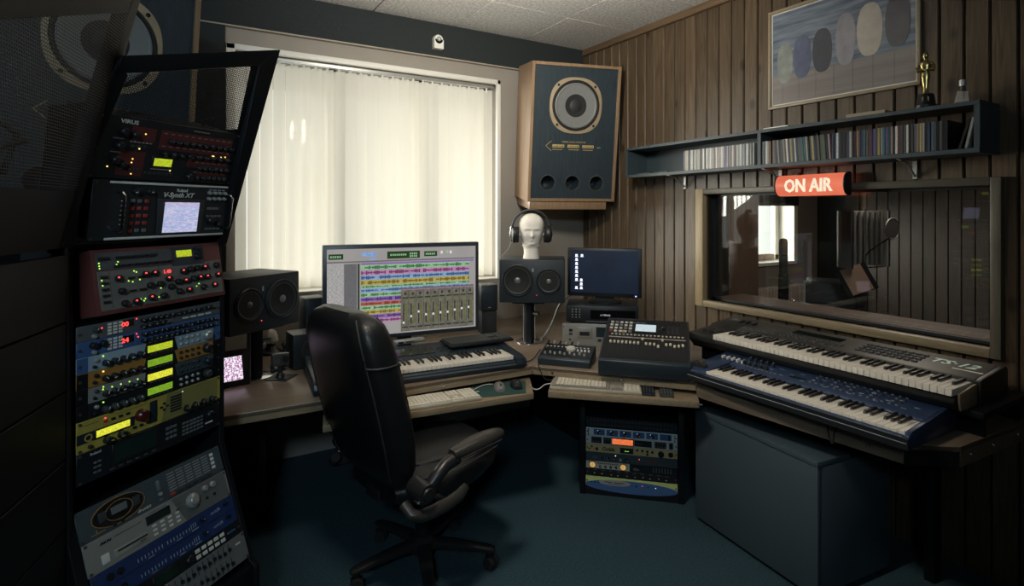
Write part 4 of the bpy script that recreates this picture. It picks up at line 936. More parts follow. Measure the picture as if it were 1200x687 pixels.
def near_monitor(label, loc, yaw, big_left):
    W_, H_, D_ = 0.405, 0.265, 0.30
    t = thing('nearfield_monitor', label, 'loudspeaker', loc, yaw, 0, 'black two-driver monitors on poles')
    CB = mat('soft_black_cabinet', (0.022, 0.028, 0.033), 0.5)
    MB().box(-W_ / 2, W_ / 2, 0, D_, 0, H_).build('cabinet', CB, t, bevel=0.006)
    s_ = -1 if big_left else 1
    for nm, x, r in (('woofer', s_ * 0.088, 0.098), ('midrange_driver', -s_ * 0.103, 0.078)):
        Mx = Matrix.Translation((x, 0.0, 0.138 if r > 0.09 else 0.135)) @ Matrix.Rotation(R(90), 4, 'X')
        dr = MB().lathe([(r, -0.002), (r, 0.010), (r * 0.95, 0.013), (r * 0.91, 0.010), (r * 0.905, 0.001)], 40, M=Mx).build(nm, mat('driver_ring', (0.030, 0.034, 0.037), 0.4), t, smooth=True)
        MB().lathe([(r * 0.92, 0.009), (r * 0.875, 0.0145), (r * 0.82, 0.0105)], 40, M=Mx).build('surround', RUB, dr, smooth=True)
        b = MB(); n = 40; prf = [(r * 0.815, 0.0098), (r * 0.6, 0.0092), (r * 0.3, 0.0086), (r * 0.2, 0.0085)]
        prf = [(r * 0.82, 0.0065), (r * 0.22, 0.0062)]
        vs = []
        for r_, h_ in ((r * 0.835, 0.0115), (r * 0.5, 0.0125 - 0.006), (r * 0.2, 0.0108 - 0.009)):
            for k in range(n): vs.append((r_ * math.cos(2 * math.pi * k / n), r_ * math.sin(2 * math.pi * k / n), h_))
        b.add(vs, [(j * n + k, j * n + (k + 1) % n, (j + 1) * n + (k + 1) % n, (j + 1) * n + k) for j in range(2) for k in range(n)], 0, Mx)
        b.build('cone', mat('graphite_cone', (0.06, 0.066, 0.07), 0.36, 0.2, 0.06, 20), dr, smooth=True)
        MB().lathe([(r * 0.23, 0.001), (r * 0.2, 0.010), (r * 0.1, 0.0155), (0.002, 0.0165)], 20, M=Mx).build('dust_cap', mat('grey_dust_cap', (0.22, 0.225, 0.23), 0.35, 0.3), dr, smooth=True)
        for k in range(6):
            an = R(30 + 60 * k); MB().cyl((x + r * .965 * math.cos(an), -0.004, Mx.translation.z + r * .965 * math.sin(an)), (x + r * .965 * math.cos(an), -0.0135, Mx.translation.z + r * .965 * math.sin(an)), 0.003, n=6).build('screw', BLK, dr)
    MB().box(-0.012 + s_ * -0.014, -0.004 + s_ * -0.014, -0.002, 0, 0.19, 0.212).build('badge', SILV, t)
    MB().box(-0.0025 - s_ * 0.03, 0.0025 - s_ * 0.03, -0.002, 0, 0.046, 0.049).build('power_light', LEDR, t)
    return t
def pole(label, x, y, yaw, h=0.25):
    t = thing('speaker_pole', label, 'speaker stand', (x, y, DZ), yaw, 0, 'speaker poles on the desk')
    MB().lathe([(0.085, 0), (0.085, 0.006), (0.07, 0.010)], 24).build('base_plate', CHROME, t, smooth=True)
    MB().cyl((0, 0, 0.008), (0, 0, h), 0.036, n=20).build('tube', BLKM, t, smooth=True)
    MB().box(-0.038, -0.030, -0.012, 0.012, 0.01, h).box(0.030, 0.038, -0.012, 0.012, 0.01, h).build('side_rail', SILV, t, bevel=0.002)
    MB().box(-0.10, 0.10, -0.09, 0.09, h, h + 0.008).build('top_plate', BLKM, t)
    MB().cyl((0.03, -0.02, h - 0.07), (0.062, -0.04, h - 0.07), 0.014, n=10).build('clamp_knob', CHROME, t, smooth=True)
pole('black pole with chrome base under the left desk loudspeaker', 0.335, 3.05, 147, 0.245)
pole('black pole with chrome base under the desk loudspeaker with the foam head', 1.915, 2.975, 215.7, 0.255)
near_monitor('black loudspeaker on a pole between rack and office chair', (0.375, 2.94, 0.973), 147, False)
near_monitor('black loudspeaker on a pole with the foam head on top', (1.868, 2.872, 0.984), 215.7, True)
def tower(label, x, y, yaw, h=0.33):
    t = thing('desktop_speaker', label, 'loudspeaker', (x, y, DZ), yaw, 0)
    MB().box(-0.057, 0.057, 0, 0.13, 0.155, h).build('upper_cabinet', BLK, t, bevel=0.006)
    MB().box(-0.052, 0.052, 0.004, 0.12, 0.0, 0.152).build('lower_cabinet', mat('mottled_black_cloth', (0.02, 0.022, 0.022), 0.8, 0, 0.7, 120), t, bevel=0.006)
    MB().box(-0.050, 0.050, -0.003, 0, 0.17, h - 0.012).build('grille', NAVY, t, bevel=0.003)
    MB().box(-0.008, 0.008, -0.0045, -0.003, 0.178, 0.183).build('badge', SILV, t)
tower('slim black desktop speaker just right of the large screen', 1.80, 3.29, 195)
tower('slim black desktop speaker behind the chair, left of the large screen', 0.665, 3.22, 175, 0.345)
bx_ = thing('subwoofer', 'small black box speaker on the desk behind the chair', 'loudspeaker', (0.615, 3.06, DZ), 175)
MB().box(-0.10, 0.10, 0, 0.15, 0.008, 0.185).build('cabinet', BLK, bx_, bevel=0.005)
MB().lathe([(0.06, 0), (0.06, 0.004), (0.052, 0.006), (0.045, 0.002)], 24, M=Matrix.Translation((0, 0, 0.1)) @ Matrix.Rotation(R(90), 4, 'X')).build('driver', RUB, bx_, smooth=True)
for sx in (-1, 1):
    for yy_ in (0.03, 0.12): MB().cyl((0.08 * sx, yy_, 0), (0.08 * sx, yy_, 0.01), 0.01, n=8).build('foot', RUB, bx_)

# foam head with headphones
FOAM = mat('white_foam', (0.84, 0.79, 0.71), 0.75, 0, 0.06, 120, 0.1)
hd = thing('foam_head', 'white foam mannequin head on the right desk loudspeaker', 'mannequin head', (1.915, 2.95, 1.249), 208)
nU, nV = 48, 56; vs = []
def g2(a, b, sa, sb): return math.exp(-(a / sa) ** 2 - (b / sb) ** 2)
Hh = 0.285
for j in range(nV + 1):
    v_ = j / nV; z = Hh * v_
    # half-widths of neck and skull
    if v_ < 0.30:
        u_ = v_ / 0.30; rx = 0.052 - 0.006 * math.sin(math.pi * min(1, u_ * 1.0)); ry = 0.054 - 0.004 * u_; cy = 0.012
        if u_ > 0.75: k_ = (u_ - 0.75) / 0.25; rx += 0.006 * k_; ry += 0.012 * k_
    else:
        u_ = (v_ - 0.30) / 0.70
        rx = 0.052 + 0.026 * math.sin(min(1, u_ / 0.62) * math.pi / 2); ry = 0.062 + 0.036 * math.sin(min(1, u_ / 0.6) * math.pi / 2); cy = 0.012 - 0.006 * u_
        if u_ > 0.62:
            k_ = (u_ - 0.62) / 0.38; f_ = math.sqrt(max(0.0, 1 - k_ ** 2.2)); rx *= f_; ry *= f_
    for i in range(nU):
        a_ = 2 * math.pi * i / nU; x = rx * math.sin(a_); y = cy - ry * math.cos(a_); fx = math.sin(a_); front = max(0, math.cos(a_))
        if front > 0:
            X_ = x; Zr = z / Hh
            d = 0.020 * g2(X_, Zr - 0.505, 0.011, 0.045) + 0.010 * g2(X_, Zr - 0.575, 0.008, 0.06)      # nose
            d += 0.006 * g2(abs(X_) - 0.026, Zr - 0.665, 0.022, 0.025)                                # brow
            d -= 0.010 * g2(abs(X_) - 0.028, Zr - 0.605, 0.015, 0.032)                                # eye sockets
            d += 0.005 * g2(abs(X_) - 0.028, Zr - 0.595, 0.010, 0.014)                                # lids
            d += 0.006 * g2(X_, Zr - 0.425, 0.020, 0.013) - 0.003 * g2(X_, Zr - 0.409, 0.022, 0.006) + 0.006 * g2(X_, Zr - 0.392, 0.016, 0.013)  # lips
            d += 0.010 * g2(X_, Zr - 0.325, 0.022, 0.035)                                             # chin
            d += 0.004 * g2(abs(X_) - 0.042, Zr - 0.50, 0.014, 0.05)                                  # cheeks
            y -= d * front
        vs.append((x, y, z))
fs = [(j * nU + i, j * nU + (i + 1) % nU, (j + 1) * nU + (i + 1) % nU, (j + 1) * nU + i) for j in range(nV) for i in range(nU)]
fs.append(tuple(range(nU - 1, -1, -1)))
MB().add(vs, fs).build('head', FOAM, hd, smooth=True)
for sx in (-1, 1):
    b = MB(); b.tube([(0.071 * sx, 0.0, 0.175), (0.079 * sx, 0.012, 0.185), (0.079 * sx, 0.014, 0.165), (0.072 * sx, 0.004, 0.145)], 0.006, 8); b.build('ear', FOAM, hd, smooth=True)
hp = thing('headphones', 'black headphones worn by the white foam head', 'headphones', (1.915, 2.95, 1.249), 208)
for sx in (-1, 1):
    cup = MB().lathe([(0.040, 0), (0.044, 0.008), (0.042, 0.026), (0.028, 0.034), (0.004, 0.036)], 24, M=Matrix.Translation((0.091 * sx, 0.01, 0.150)) @ Matrix.Rotation(R(90) * sx, 4, 'Y'), sx=1.2).build('ear_cup', BLK, hp, smooth=True)
    MB().lathe([(0.040, 0), (0.043, 0.006), (0.040, 0.015), (0.026, 0.016)], 24, M=Matrix.Translation((0.079 * sx, 0.01, 0.150)) @ Matrix.Rotation(R(90) * sx, 4, 'Y'), sx=1.2).build('ear_pad', RUB, cup, smooth=True)
    MB().tube([(0.123 * sx, 0.01, 0.105), (0.132 * sx, 0.01, 0.15), (0.128 * sx, 0.01, 0.20)], 0.0045, 8).build('yoke', CHROME, hp, smooth=True)
pts = [(0.128 * math.sin(R(a_)), 0.01, 0.185 + 0.128 * math.cos(R(a_))) for a_ in range(-86, 87, 8)]
b = MB()
rings = []
for a_ in range(-86, 87, 6):
    s_, c_ = math.sin(R(a_)), math.cos(R(a_)); r1, r2 = 0.114, 0.127
    rings.append([(r1 * s_, -0.008, 0.185 + r1 * c_), (r2 * s_, -0.008, 0.185 + r2 * c_), (r2 * s_, 0.028, 0.185 + r2 * c_), (r1 * s_, 0.028, 0.185 + r1 * c_)])
b.loft(rings).build('headband', BLK, hp, bevel=0.002)
MB().tube([(-0.125, 0.0, 0.105), (-0.15, 0.0, 0.05), (-0.19, 0.02, 0.012), (-0.21, 0.08, 0.004), (-0.19, 0.18, 0.004)], 0.0022, 6).build('cord', mat('pale_cord', (0.3, 0.28, 0.25), 0.6), hp, smooth=True)

# small things on the left part of the desk
pf = thing('photo_frame', 'digital photo frame with a lit picture leaning back beside the rack', 'photo frame', (0.20, 2.915, DZ), 168, -14)
MB().box(-0.13, 0.105, 0, 0.018, 0.0, 0.17).build('frame', BLK, pf, bevel=0.004)
MB().box(-0.10, 0.075, -0.0012, 0, 0.03, 0.14).build('screen', SCR_PHOTO, pf)
MB().box(-0.03, 0.03, 0.018, 0.022, 0.01, 0.12, M=Matrix.Rotation(R(-20), 4, 'X')).build('easel_back', BLK, pf)
gp = thing('action_camera', 'small boxy camera on a square black stand plate on the desk', 'camera', (0.44, 2.965, DZ), 172)
MB().prism([(-0.075, 0.0), (0.005, -0.075), (0.085, 0.0), (0.005, 0.075)], 0, 0.004).build('stand_plate', BLK, gp)
MB().lathe([(0.022, 0.004), (0.018, 0.02), (0.010, 0.028), (0.010, 0.06)], 14).build('swivel', BLK, gp, smooth=True)
MB().cyl((-0.03, 0, 0.042), (0.024, 0, 0.042), 0.008, n=10).ball((-0.034, 0, 0.042), 0.013, 8).build('clamp_knob', BLK, gp, smooth=True)
MB().box(-0.04, 0.04, -0.02, 0.02, 0.064, 0.124).build('housing', mat('smoked_case', (0.06, 0.06, 0.058), 0.25), gp, bevel=0.006)
MB().cyl((0.018, -0.02, 0.100), (0.018, -0.034, 0.100), 0.017, n=20).cyl((0.018, -0.034, 0.100), (0.018, -0.0345, 0.100), 0.012, n=20).build('lens', BLK, gp, smooth=True)
MB().box(-0.032, -0.006, -0.0215, -0.0195, 0.078, 0.098).build('front_window', DGREY, gp)
MB().box(-0.012, 0.030, -0.012, 0.012, 0.054, 0.066).box(-0.045, -0.03, -0.008, 0.008, 0.05, 0.07).build('mount', BLK, gp)
dl = thing('dome_light', 'small white dome lamp on a dark base at the back of the desk', 'lamp', (0.47, 3.50, DZ), 190)
MB().lathe([(0.06, 0), (0.062, 0.015), (0.035, 0.03), (0.022, 0.05), (0.030, 0.062)], 20).build('base', BLK, dl, smooth=True)
MB().lathe([(0.036, 0.062), (0.038, 0.075), (0.037, 0.10), (0.028, 0.126), (0.012, 0.139), (0.001, 0.141)], 20).build('dome', mat('frosted_dome', (0.50, 0.48, 0.42), 0.3), dl, smooth=True)
MB().lathe([(0.039, 0.068), (0.041, 0.072), (0.041, 0.08), (0.039, 0.084)], 20).build('dome_ring', SILV, dl, smooth=True)
for k, (x_, y_) in enumerate(((-0.10, 0.0), (0.075, -0.01), (0.12, 0.01))):
    p = thing('knob_ball', ('leftmost', 'middle', 'rightmost')[k] + ' of three dark ball ornaments around the dome lamp', 'ornament', (0.47 + x_, 3.50 + y_, DZ), 190)
    MB().ball((0, 0, 0.047), 0.022, 10).build('ball', mat('dark_chrome', (0.10, 0.10, 0.10), 0.2, 0.8), p, smooth=True)
    MB().lathe([(0.018, 0), (0.012, 0.01), (0.012, 0.03)], 14).build('foot', BLK, p, smooth=True)

# cables
def cable(name, label, pts, r, m):
    # smooth path through the points
    P = [Vector(p) for p in pts]; out = []
    for i in range(len(P) - 1):
        p0 = P[max(i - 1, 0)]; p1 = P[i]; p2 = P[i + 1]; p3 = P[min(i + 2, len(P) - 1)]
        for k in range(6):
            t_ = k / 6; out.append(0.5 * ((2 * p1) + (p2 - p0) * t_ + (2 * p0 - 5 * p1 + 4 * p2 - p3) * t_ ** 2 + (3 * p1 - p0 - 3 * p2 + p3) * t_ ** 3))
    out.append(P[-1])
    o = MB().tube([p - P[0] for p in out], r, 6).build(name, m, None, smooth=True, loc=P[0])
    return tag(o, label, 'cable')
GC = mat('grey_cable', (0.20, 0.19, 0.18), 0.5); WC = mat('white_cable', (0.55, 0.52, 0.48), 0.5)
cable('speaker_cable', 'thick grey cable sweeping up from the desk beside the foam head speaker pole', [(1.99, 2.95, 0.73), (2.05, 3.0, 0.735), (2.12, 3.02, 0.80), (2.22, 3.06, 0.92), (2.33, 3.05, 0.985), (2.42, 2.98, 0.995), (2.46, 2.93, 0.985)], 0.008, GC)
cable('power_cable', 'black cable lying on the desk between large screen and pole', [(1.42, 3.25, 0.726), (1.6, 3.12, 0.726), (1.72, 3.05, 0.726), (1.84, 3.06, 0.726)], 0.004, RUB)
cable('mouse_cable', 'white mouse cable curling over the green mat', [(1.37, 2.47, 0.672), (1.33, 2.50, 0.665), (1.22, 2.44, 0.662), (1.245, 2.38, 0.682)], 0.0022, WC)
cable('tray_cable', 'white cable hanging between the two trays', [(1.545, 2.395, 0.662), (1.562, 2.385, 0.640), (1.585, 2.37, 0.640), (1.61, 2.355, 0.662), (1.64, 2.345, 0.665)], 0.003, WC)
cable('keyboard_cable', 'thin black cable from piano keyboard to control surface', [(1.60, 2.60, 0.728), (1.64, 2.57, 0.726), (1.70, 2.60, 0.728), (1.75, 2.64, 0.735), (1.79, 2.66, 0.755)], 0.003, RUB)
cable('hanging_cable', 'black cable looped over the edge of the keyboard desk', [(2.24, 1.20, 0.727), (2.20, 1.205, 0.724), (2.185, 1.21, 0.69), (2.185, 1.215, 0.65), (2.186, 1.225, 0.65), (2.185, 1.235, 0.69), (2.20, 1.24, 0.724), (2.24, 1.24, 0.727)], 0.003, RUB)
cable('edge_cable', 'black cable hanging over the desk edge left of the control surface', [(1.70, 2.53, 0.726), (1.655, 2.48, 0.726), (1.652, 2.455, 0.70), (1.67, 2.44, 0.66), (1.70, 2.40, 0.658)], 0.003, RUB)

# ================================================================== TALL RACKS ON THE LEFT
U = 0.04445
ML = Vector((-0.2376, 1.945, 0)); EA = R(50.2)
EV = Vector((math.sin(EA), math.cos(EA), 0)); NV = Vector((math.sin(EA + math.pi / 2), math.cos(EA + math.pi / 2), 0))
def RP(a_, s_, z_): return ML + EV * a_ + NV * s_ + Vector((0, 0, z_))
def slab(b, quad, th, mi=0):
    """quad: four front points (counter-clockwise), thickened along +y"""
    q4 = [Vector(p) for p in quad]; bk = [p + Vector((0, th, 0)) for p in q4]
    return b.add(q4 + bk, [(0, 1, 2, 3), (7, 6, 5, 4), (0, 4, 5, 1), (1, 5, 6, 2), (2, 6, 7, 3), (3, 7, 4, 0)], mi)
def perforated(quad, pitch, name, m, parent):
    """sheet of real round holes filling a planar quad"""
    A_, B_, C_, D_ = [Vector(p) for p in quad]   # BL BR TR TL
    ex = (B_ - A_).normalized(); nn = ex.cross(D_ - A_).normalized(); ey = nn.cross(ex)
    P2 = [((p - A_).dot(ex), (p - A_).dot(ey)) for p in (A_, B_, C_, D_)]
    def inside(x, y):
        for i in range(4):
            (xa, ya), (xb, yb) = P2[i], P2[(i + 1) % 4]
            if (xb - xa) * (y - ya) - (yb - ya) * (x - xa) < 0: return False
        return True
    w_ = max(p[0] for p in P2); h_ = max(p[1] for p in P2); w0 = min(p[0] for p in P2)
    Ro = pitch / math.sqrt(3); ri = pitch * 0.40; b = MB(); row = 0; y = -pitch
    dirs = [(math.cos(R(30 + 60 * k)), math.sin(R(30 + 60 * k))) for k in range(6)]
    V = []; F = []
    while y < h_ + pitch:
        x = w0 - pitch + (pitch / 2 if row % 2 else 0)
        while x < w_ + pitch:
            if inside(x, y):
                o = len(V)
                for r_ in (Ro, ri):
                    for c_, s_ in dirs: V.append(A_ + ex * (x + c_ * r_) + ey * (y + s_ * r_))
                for k in range(6): F.append((o + k, o + (k + 1) % 6, o + 6 + (k + 1) % 6, o + 6 + k))
            x += pitch
        y += pitch * math.sqrt(3) / 2; row += 1
    b.v = V; b.f = F; b.m = [0] * len(F)
    return link(name, b.mesh(name, m, fix=False), parent, kind='stuff')
rk = thing('equipment_rack', 'tall curved black equipment rack full of synthesizer modules left of the chair', 'rack', ML, 140.2)
def side(x0, x1, nm='side_panel'):
    # (y, z): y negative is forward
    f_ = [(-0.16, 0.0), (-0.155, 0.30), (-0.130, 0.32), (0.006, 0.715), (0.006, 1.24), (0.02, 1.435), (-0.006, 1.46), (-0.034, 1.64), (-0.088, 1.82), (-0.07, 1.84), (0.06, 1.84), (0.10, 1.60), (0.30, 1.44), (0.30, 0.0)]
    MB().prism(f_, x0, x1, M=MX).build(nm, BLKM, rk, bevel=0.002, seg=1)
side(-0.034, -0.004); side(0.487, 0.508)
MB().box(-0.004, 0.487, 0.285, 0.30, 0.0, 1.44).build('back_panel', BLKM, rk)
MB().box(-0.004, 0.487, -0.14, 0.285, 0.0, 0.30).build('base_box', BLKM, rk)
# sloping top frame above the uppermost module
def tp(a_, s_, z_): return (a_, -s_, z_)
b = MB(); slab(b, [tp(0.487, 0.0, 1.43), tp(0.510, 0.004, 1.43), tp(0.564, 0.197, 2.131), tp(0.485, 0.1746, 2.055)], 0.04); b.build('upright', BLKM, rk, bevel=0.002, seg=1)
b = MB(); slab(b, [tp(-0.03, 0.034, 1.64), tp(0.0, 0.034, 1.64), tp(0.053, 0.129, 1.927), tp(0.02, 0.135, 1.962)], 0.035); b.build('upright', BLKM, rk, bevel=0.002, seg=1)
b = MB(); slab(b, [tp(0.02, 0.128, 1.925), tp(0.485, 0.1746, 2.055), tp(0.564, 0.197, 2.131), tp(0.022, 0.144, 1.972)], 0.035); b.build('top_rail', BLKM, rk, bevel=0.002, seg=1)
MESHM = mat('perforated_black_steel', (0.006, 0.007, 0.008), 0.5)
perforated([tp(0.045, 0.086, 1.815), tp(0.490, 0.087, 1.815), tp(0.490, 0.1746, 2.058), tp(0.045, 0.125, 1.927)], 0.0075, 'perforated_mesh', MESHM, rk)
for pts in ([(0.40, 0.0, 1.82), (0.42, 0.0, 1.865), (0.45, 0.0, 1.875), (0.455, 0.0, 1.84)], [(0.10, 0.02, 1.84), (0.2, 0.04, 1.855), (0.3, 0.03, 1.84)]):
    MB().tube(pts, 0.005, 6).build('patch_cable', RUB, rk, smooth=True)

def unit(label, a_, W_, s_, z_, H_, tilt, pm, depth=0.2, name='rack_module', cat='synth module', ears=None, earm=None, screws=True):
    t = thing(name, label, cat, RP(a_, s_, z_), 140.2, tilt)
    MB().box(0.018, W_ - 0.018, 0.004, depth, 0.0015, H_ - 0.0015).build('chassis', BLKM, t)
    MB().box(0, W_, 0, 0.004, 0.0005, H_ - 0.0005).build('front_panel', pm, t, bevel=0.0008, seg=1)
    if ears:
        for x0, x1 in ((0, ears), (W_ - ears, W_)): MB().box(x0, x1, -0.0006, 0.0, 0.001, H_ - 0.001).build('ear', earm or BLKM, t)
    if screws:
        for x in (0.008, W_ - 0.008):
            for z in ((0.007, H_ - 0.007) if H_ > 0.05 else (H_ / 2,)): MB().cyl((x, -0.003, z), (x, 0.002, z), 0.0042, n=8).build('screw', mat('dark_screw', (0.12, 0.12, 0.12), 0.35, 0.6), t)
    return t
def rects(t, lst, m, name='panel_print', y=-0.0010, kind='stuff', th=0.001):
    b = MB()
    for x0, x1, z0, z1 in lst: b.box(x0, x1, y, y + th, z0, z1)
    return b.build(name, m, t, kind=kind)
def dots(t, lst, m, r=0.0022, name='indicator_lights', h=0.002):
    b = MB()
    for x, z in lst: b.cyl((x, -h, z), (x, 0, z), r, n=6)
    return b.build(name, m, t, kind='stuff')
def lcd(t, x0, x1, z0, z1, m, frame=0.005, fm=None):
    MB().box(x0 - frame, x1 + frame, -0.0022, 0, z0 - frame, z1 + frame).build('display_frame', fm or BLK, t, bevel=0.001, seg=1)
    return MB().box(x0, x1, -0.0030, -0.0021, z0, z1).build('display', m, t)
random.seed(21)
# --- 1 dark red module
t = unit('dark red synth module with black knob rows, topmost in the tall rack', 0.0, 0.487, 0.0375, 1.642, 0.184, 16.5, BLK, 0.16)
rects(t, [(0.10, 0.175, 0.118, 0.160), (0.19, 0.46, 0.100, 0.160), (0.075, 0.155, 0.012, 0.085), (0.30, 0.46, 0.052, 0.095), (0.34, 0.46, 0.010, 0.045)], DRED, 'colour_field', -0.0007)
text('VIRUS', t, 0.062, 0.165, 0.016, CREAM, bold=0.0004, sx=1.25)
for k in range(3): knob(t, 0.075 - 0.004 * k, 0.140 - 0.042 * k, 0.013, 0.016, BLK, DGREY)
for k in range(2): knob(t, 0.110 - 0.02 * k, 0.135 - 0.09 * k, 0.011, 0.014, BLK, DGREY)
for r_, (xs, z) in enumerate((((0.225, 0.455), 0.128), ((0.215, 0.45), 0.088), ((0.345, 0.452), 0.052), ((0.345, 0.452), 0.020))):
    nn_ = (10, 9, 6, 6)[r_]
    for k in range(nn_): knob(t, xs[0] + (xs[1] - xs[0]) * k / (nn_ - 1), z, 0.0085, 0.013, BLK, GREY)
knob(t, 0.315, 0.020, 0.013, 0.016, BLK, DGREY)
lcd(t, 0.185, 0.245, 0.048, 0.072, LCDY, 0.008)
dots(t, [(0.142, 0.141), (0.132, 0.095), (0.05, 0.035), (0.245, 0.036), (0.39, 0.097), (0.395, 0.097), (0.425, 0.096), (0.442, 0.098), (0.118, 0.063), (0.122, 0.018), (0.117, 0.052)], LEDY, 0.0022)
rects(t, [(0.10 + 0.012 * k, 0.108 + 0.012 * k, 0.112, 0.116) for k in range(6)] + [(0.20 + 0.024 * k, 0.212 + 0.024 * k, 0.150, 0.1525) for k in range(11)] + [(0.20 + 0.024 * k, 0.213 + 0.024 * k, 0.110, 0.1125) for k in range(11)] + [(0.33 + 0.022 * k, 0.342 + 0.022 * k, 0.069, 0.071) for k in range(6)] + [(0.33 + 0.022 * k, 0.342 + 0.022 * k, 0.036, 0.038) for k in range(6)] + [(0.18, 0.25, 0.036, 0.039), (0.30, 0.36, 0.170, 0.173), (0.05, 0.08, 0.118, 0.12), (0.05, 0.08, 0.078, 0.08)], mat('dim_print', (0.32, 0.26, 0.24), 0.6))
rects(t, [(0.16 + 0.014 * k, 0.170 + 0.014 * k, 0.020, 0.028) for k in range(7)] + [(0.085 + 0.012 * k, 0.094 + 0.012 * k, 0.028, 0.036) for k in range(5)] + [(0.105 + 0.012 * k, 0.114 + 0.012 * k, 0.098, 0.106) for k in range(4)], DGREY, 'buttons', -0.004, th=0.004)
# --- 2 black module with the square touch screen
t = unit('black synth module with square touch screen and two silver handles', 0.02, 0.466, 0.010, 1.463, 0.178, 8.8, mat('charcoal_panel', (0.020, 0.025, 0.028), 0.42), 0.16)
MB().box(0.045, 0.460, -0.006, 0, 0.168, 0.175).build('silver_bar', WHITE, t, bevel=0.002)
MB().box(0.045, 0.460, -0.006, 0, 0.002, 0.009).build('silver_bar', WHITE, t, bevel=0.002)
for x in (0.070, 0.456): MB().tube([(x, 0, 0.03), (x, -0.026, 0.03), (x, -0.033, 0.038), (x, -0.033, 0.137), (x, -0.026, 0.145), (x, 0, 0.145)], 0.0042, 8).build('handle', CHROME, t, smooth=True)
b = MB(); slab(b, [(0.205, -0.005, 0.012), (0.365, -0.005, 0.012), (0.372, -0.005, 0.126), (0.198, -0.005, 0.126)], 0.005); b.build('screen_bezel', DGREY, t, bevel=0.003)
MB().box(0.222, 0.348, -0.0062, -0.005, 0.018, 0.116).build('touch_screen', SCR_SYNTH, t)
b = MB()
for k in range(9): b.box(0.228 + 0.04 * (k % 3), 0.262 + 0.04 * (k % 3), -0.0068, -0.006, 0.026 + 0.026 * (k // 3), 0.028 + 0.026 * (k // 3))
b.box(0.224, 0.346, -0.0068, -0.006, 0.108, 0.113); b.build('screen_lines', glow('screen_pink', (0.72, 0.50, 0.66), 0.9), t, kind='stuff')
text('Roland', t, 0.262, 0.150, 0.014, CREAM, bold=0.0004)
text('V-Synth XT', t, 0.215, 0.132, 0.021, CREAM, bold=0.0006, shear=0.25, sx=1.1)
rb_ = MB().box(-0.0065, 0.0065, -0.005, 0, -0.005, 0.005).mesh('pad_button', RED, bevel=0.001, seg=1)
gb_ = MB().box(-0.0065, 0.0065, -0.005, 0, -0.005, 0.005).mesh('pad_button', GREY, bevel=0.001, seg=1)
for r_ in range(5):
    for c_ in range(3): link('pad_button', gb_ if (r_ == 0 and c_ < 2) or (r_ == 4 and c_ > 0) else rb_, t, (0.118 + 0.022 * c_, 0, 0.118 - 0.0225 * r_))
for k in range(2): knob(t, 0.123 + 0.042 * k, 0.147, 0.010, 0.016, BLK, WHITE)
for r_ in range(2):
    for c_ in range(4): knob(t, 0.385 + 0.021 * c_, 0.150 - 0.02 * r_, 0.0062, 0.012, SILV)
knob(t, 0.40, 0.055, 0.013, 0.016); knob(t, 0.438, 0.04, 0.010, 0.014)
rects(t, [(0.385 + 0.016 * k, 0.395 + 0.016 * k, 0.066, 0.072) for k in range(4)] + [(0.385 + 0.016 * k, 0.395 + 0.016 * k, 0.022, 0.028) for k in range(4)] + [(0.385, 0.43, 0.092, 0.1)], GREY, 'buttons', -0.004, th=0.004)
rects(t, [(0.085, 0.10, 0.116 - 0.014 * k, 0.118 - 0.014 * k) for k in range(6)] + [(0.385 + 0.018 * k, 0.397 + 0.018 * k, 0.159, 0.161) for k in range(4)], CREAM)
# --- 3 grey faced module in a red-brown case
t = thing('synth_module', 'grey-faced synth module in a red-brown case with lit red knobs', 'synth module', RP(0.042, 0.021, 1.250), 140.2, -10)
MB().prism([(0.0, 0.0), (0.0, 0.190), (0.05, 0.190), (0.10, 0.0)], 0.0, 0.445, M=MX).build('case', RBROWN, t, bevel=0.003)
GP = mat('warm_grey_panel', (0.15, 0.15, 0.135), 0.5)
MB().box(0.012, 0.435, -0.002, 0, 0.012, 0.126).build('front_panel', GP, t, bevel=0.001, seg=1)
MB().box(0.012, 0.250, -0.002, 0, 0.128, 0.180).build('front_panel', mat('cool_grey_panel', (0.085, 0.09, 0.095), 0.5), t, bevel=0.001, seg=1)
MB().box(0.250, 0.375, -0.003, 0, 0.120, 0.183).build('display_panel', mat('blue_grey_panel', (0.04, 0.045, 0.06), 0.5), t, bevel=0.001, seg=1)
lcd(t, 0.268, 0.325, 0.148, 0.170, LCDY, 0.004).location = (0, -0.002, 0)
for (x, z) in ((0.36, 0.155), (0.36, 0.168), (0.36, 0.142), (0.342, 0.172)): MB().box(x - .006, x + .006, -0.007, 0, z - .004, z + .004).build('button', BLK, t)
knob(t, 0.345, 0.146, 0.011, 0.014)
rr = [(0.070, 0.100), (0.155, 0.104), (0.185, 0.104), (0.285, 0.100), (0.312, 0.104), (0.340, 0.105), (0.370, 0.105), (0.418, 0.108), (0.075, 0.062), (0.165, 0.068), (0.198, 0.068), (0.230, 0.082), (0.235, 0.055), (0.262, 0.068), (0.290, 0.068), (0.320, 0.072), (0.347, 0.072), (0.375, 0.072), (0.420, 0.074), (0.08, 0.025), (0.115, 0.025), (0.165, 0.030), (0.205, 0.030), (0.262, 0.036), (0.298, 0.036), (0.355, 0.038), (0.40, 0.040)]
for x, z in rr: knob(t, x, z, 0.0105, 0.013, BLK, None, y=-0.002)
dots(t, [(x - 0.006, z + 0.003) for x, z in rr if random.random() < 0.62], LEDR, 0.0026, h=0.0165)
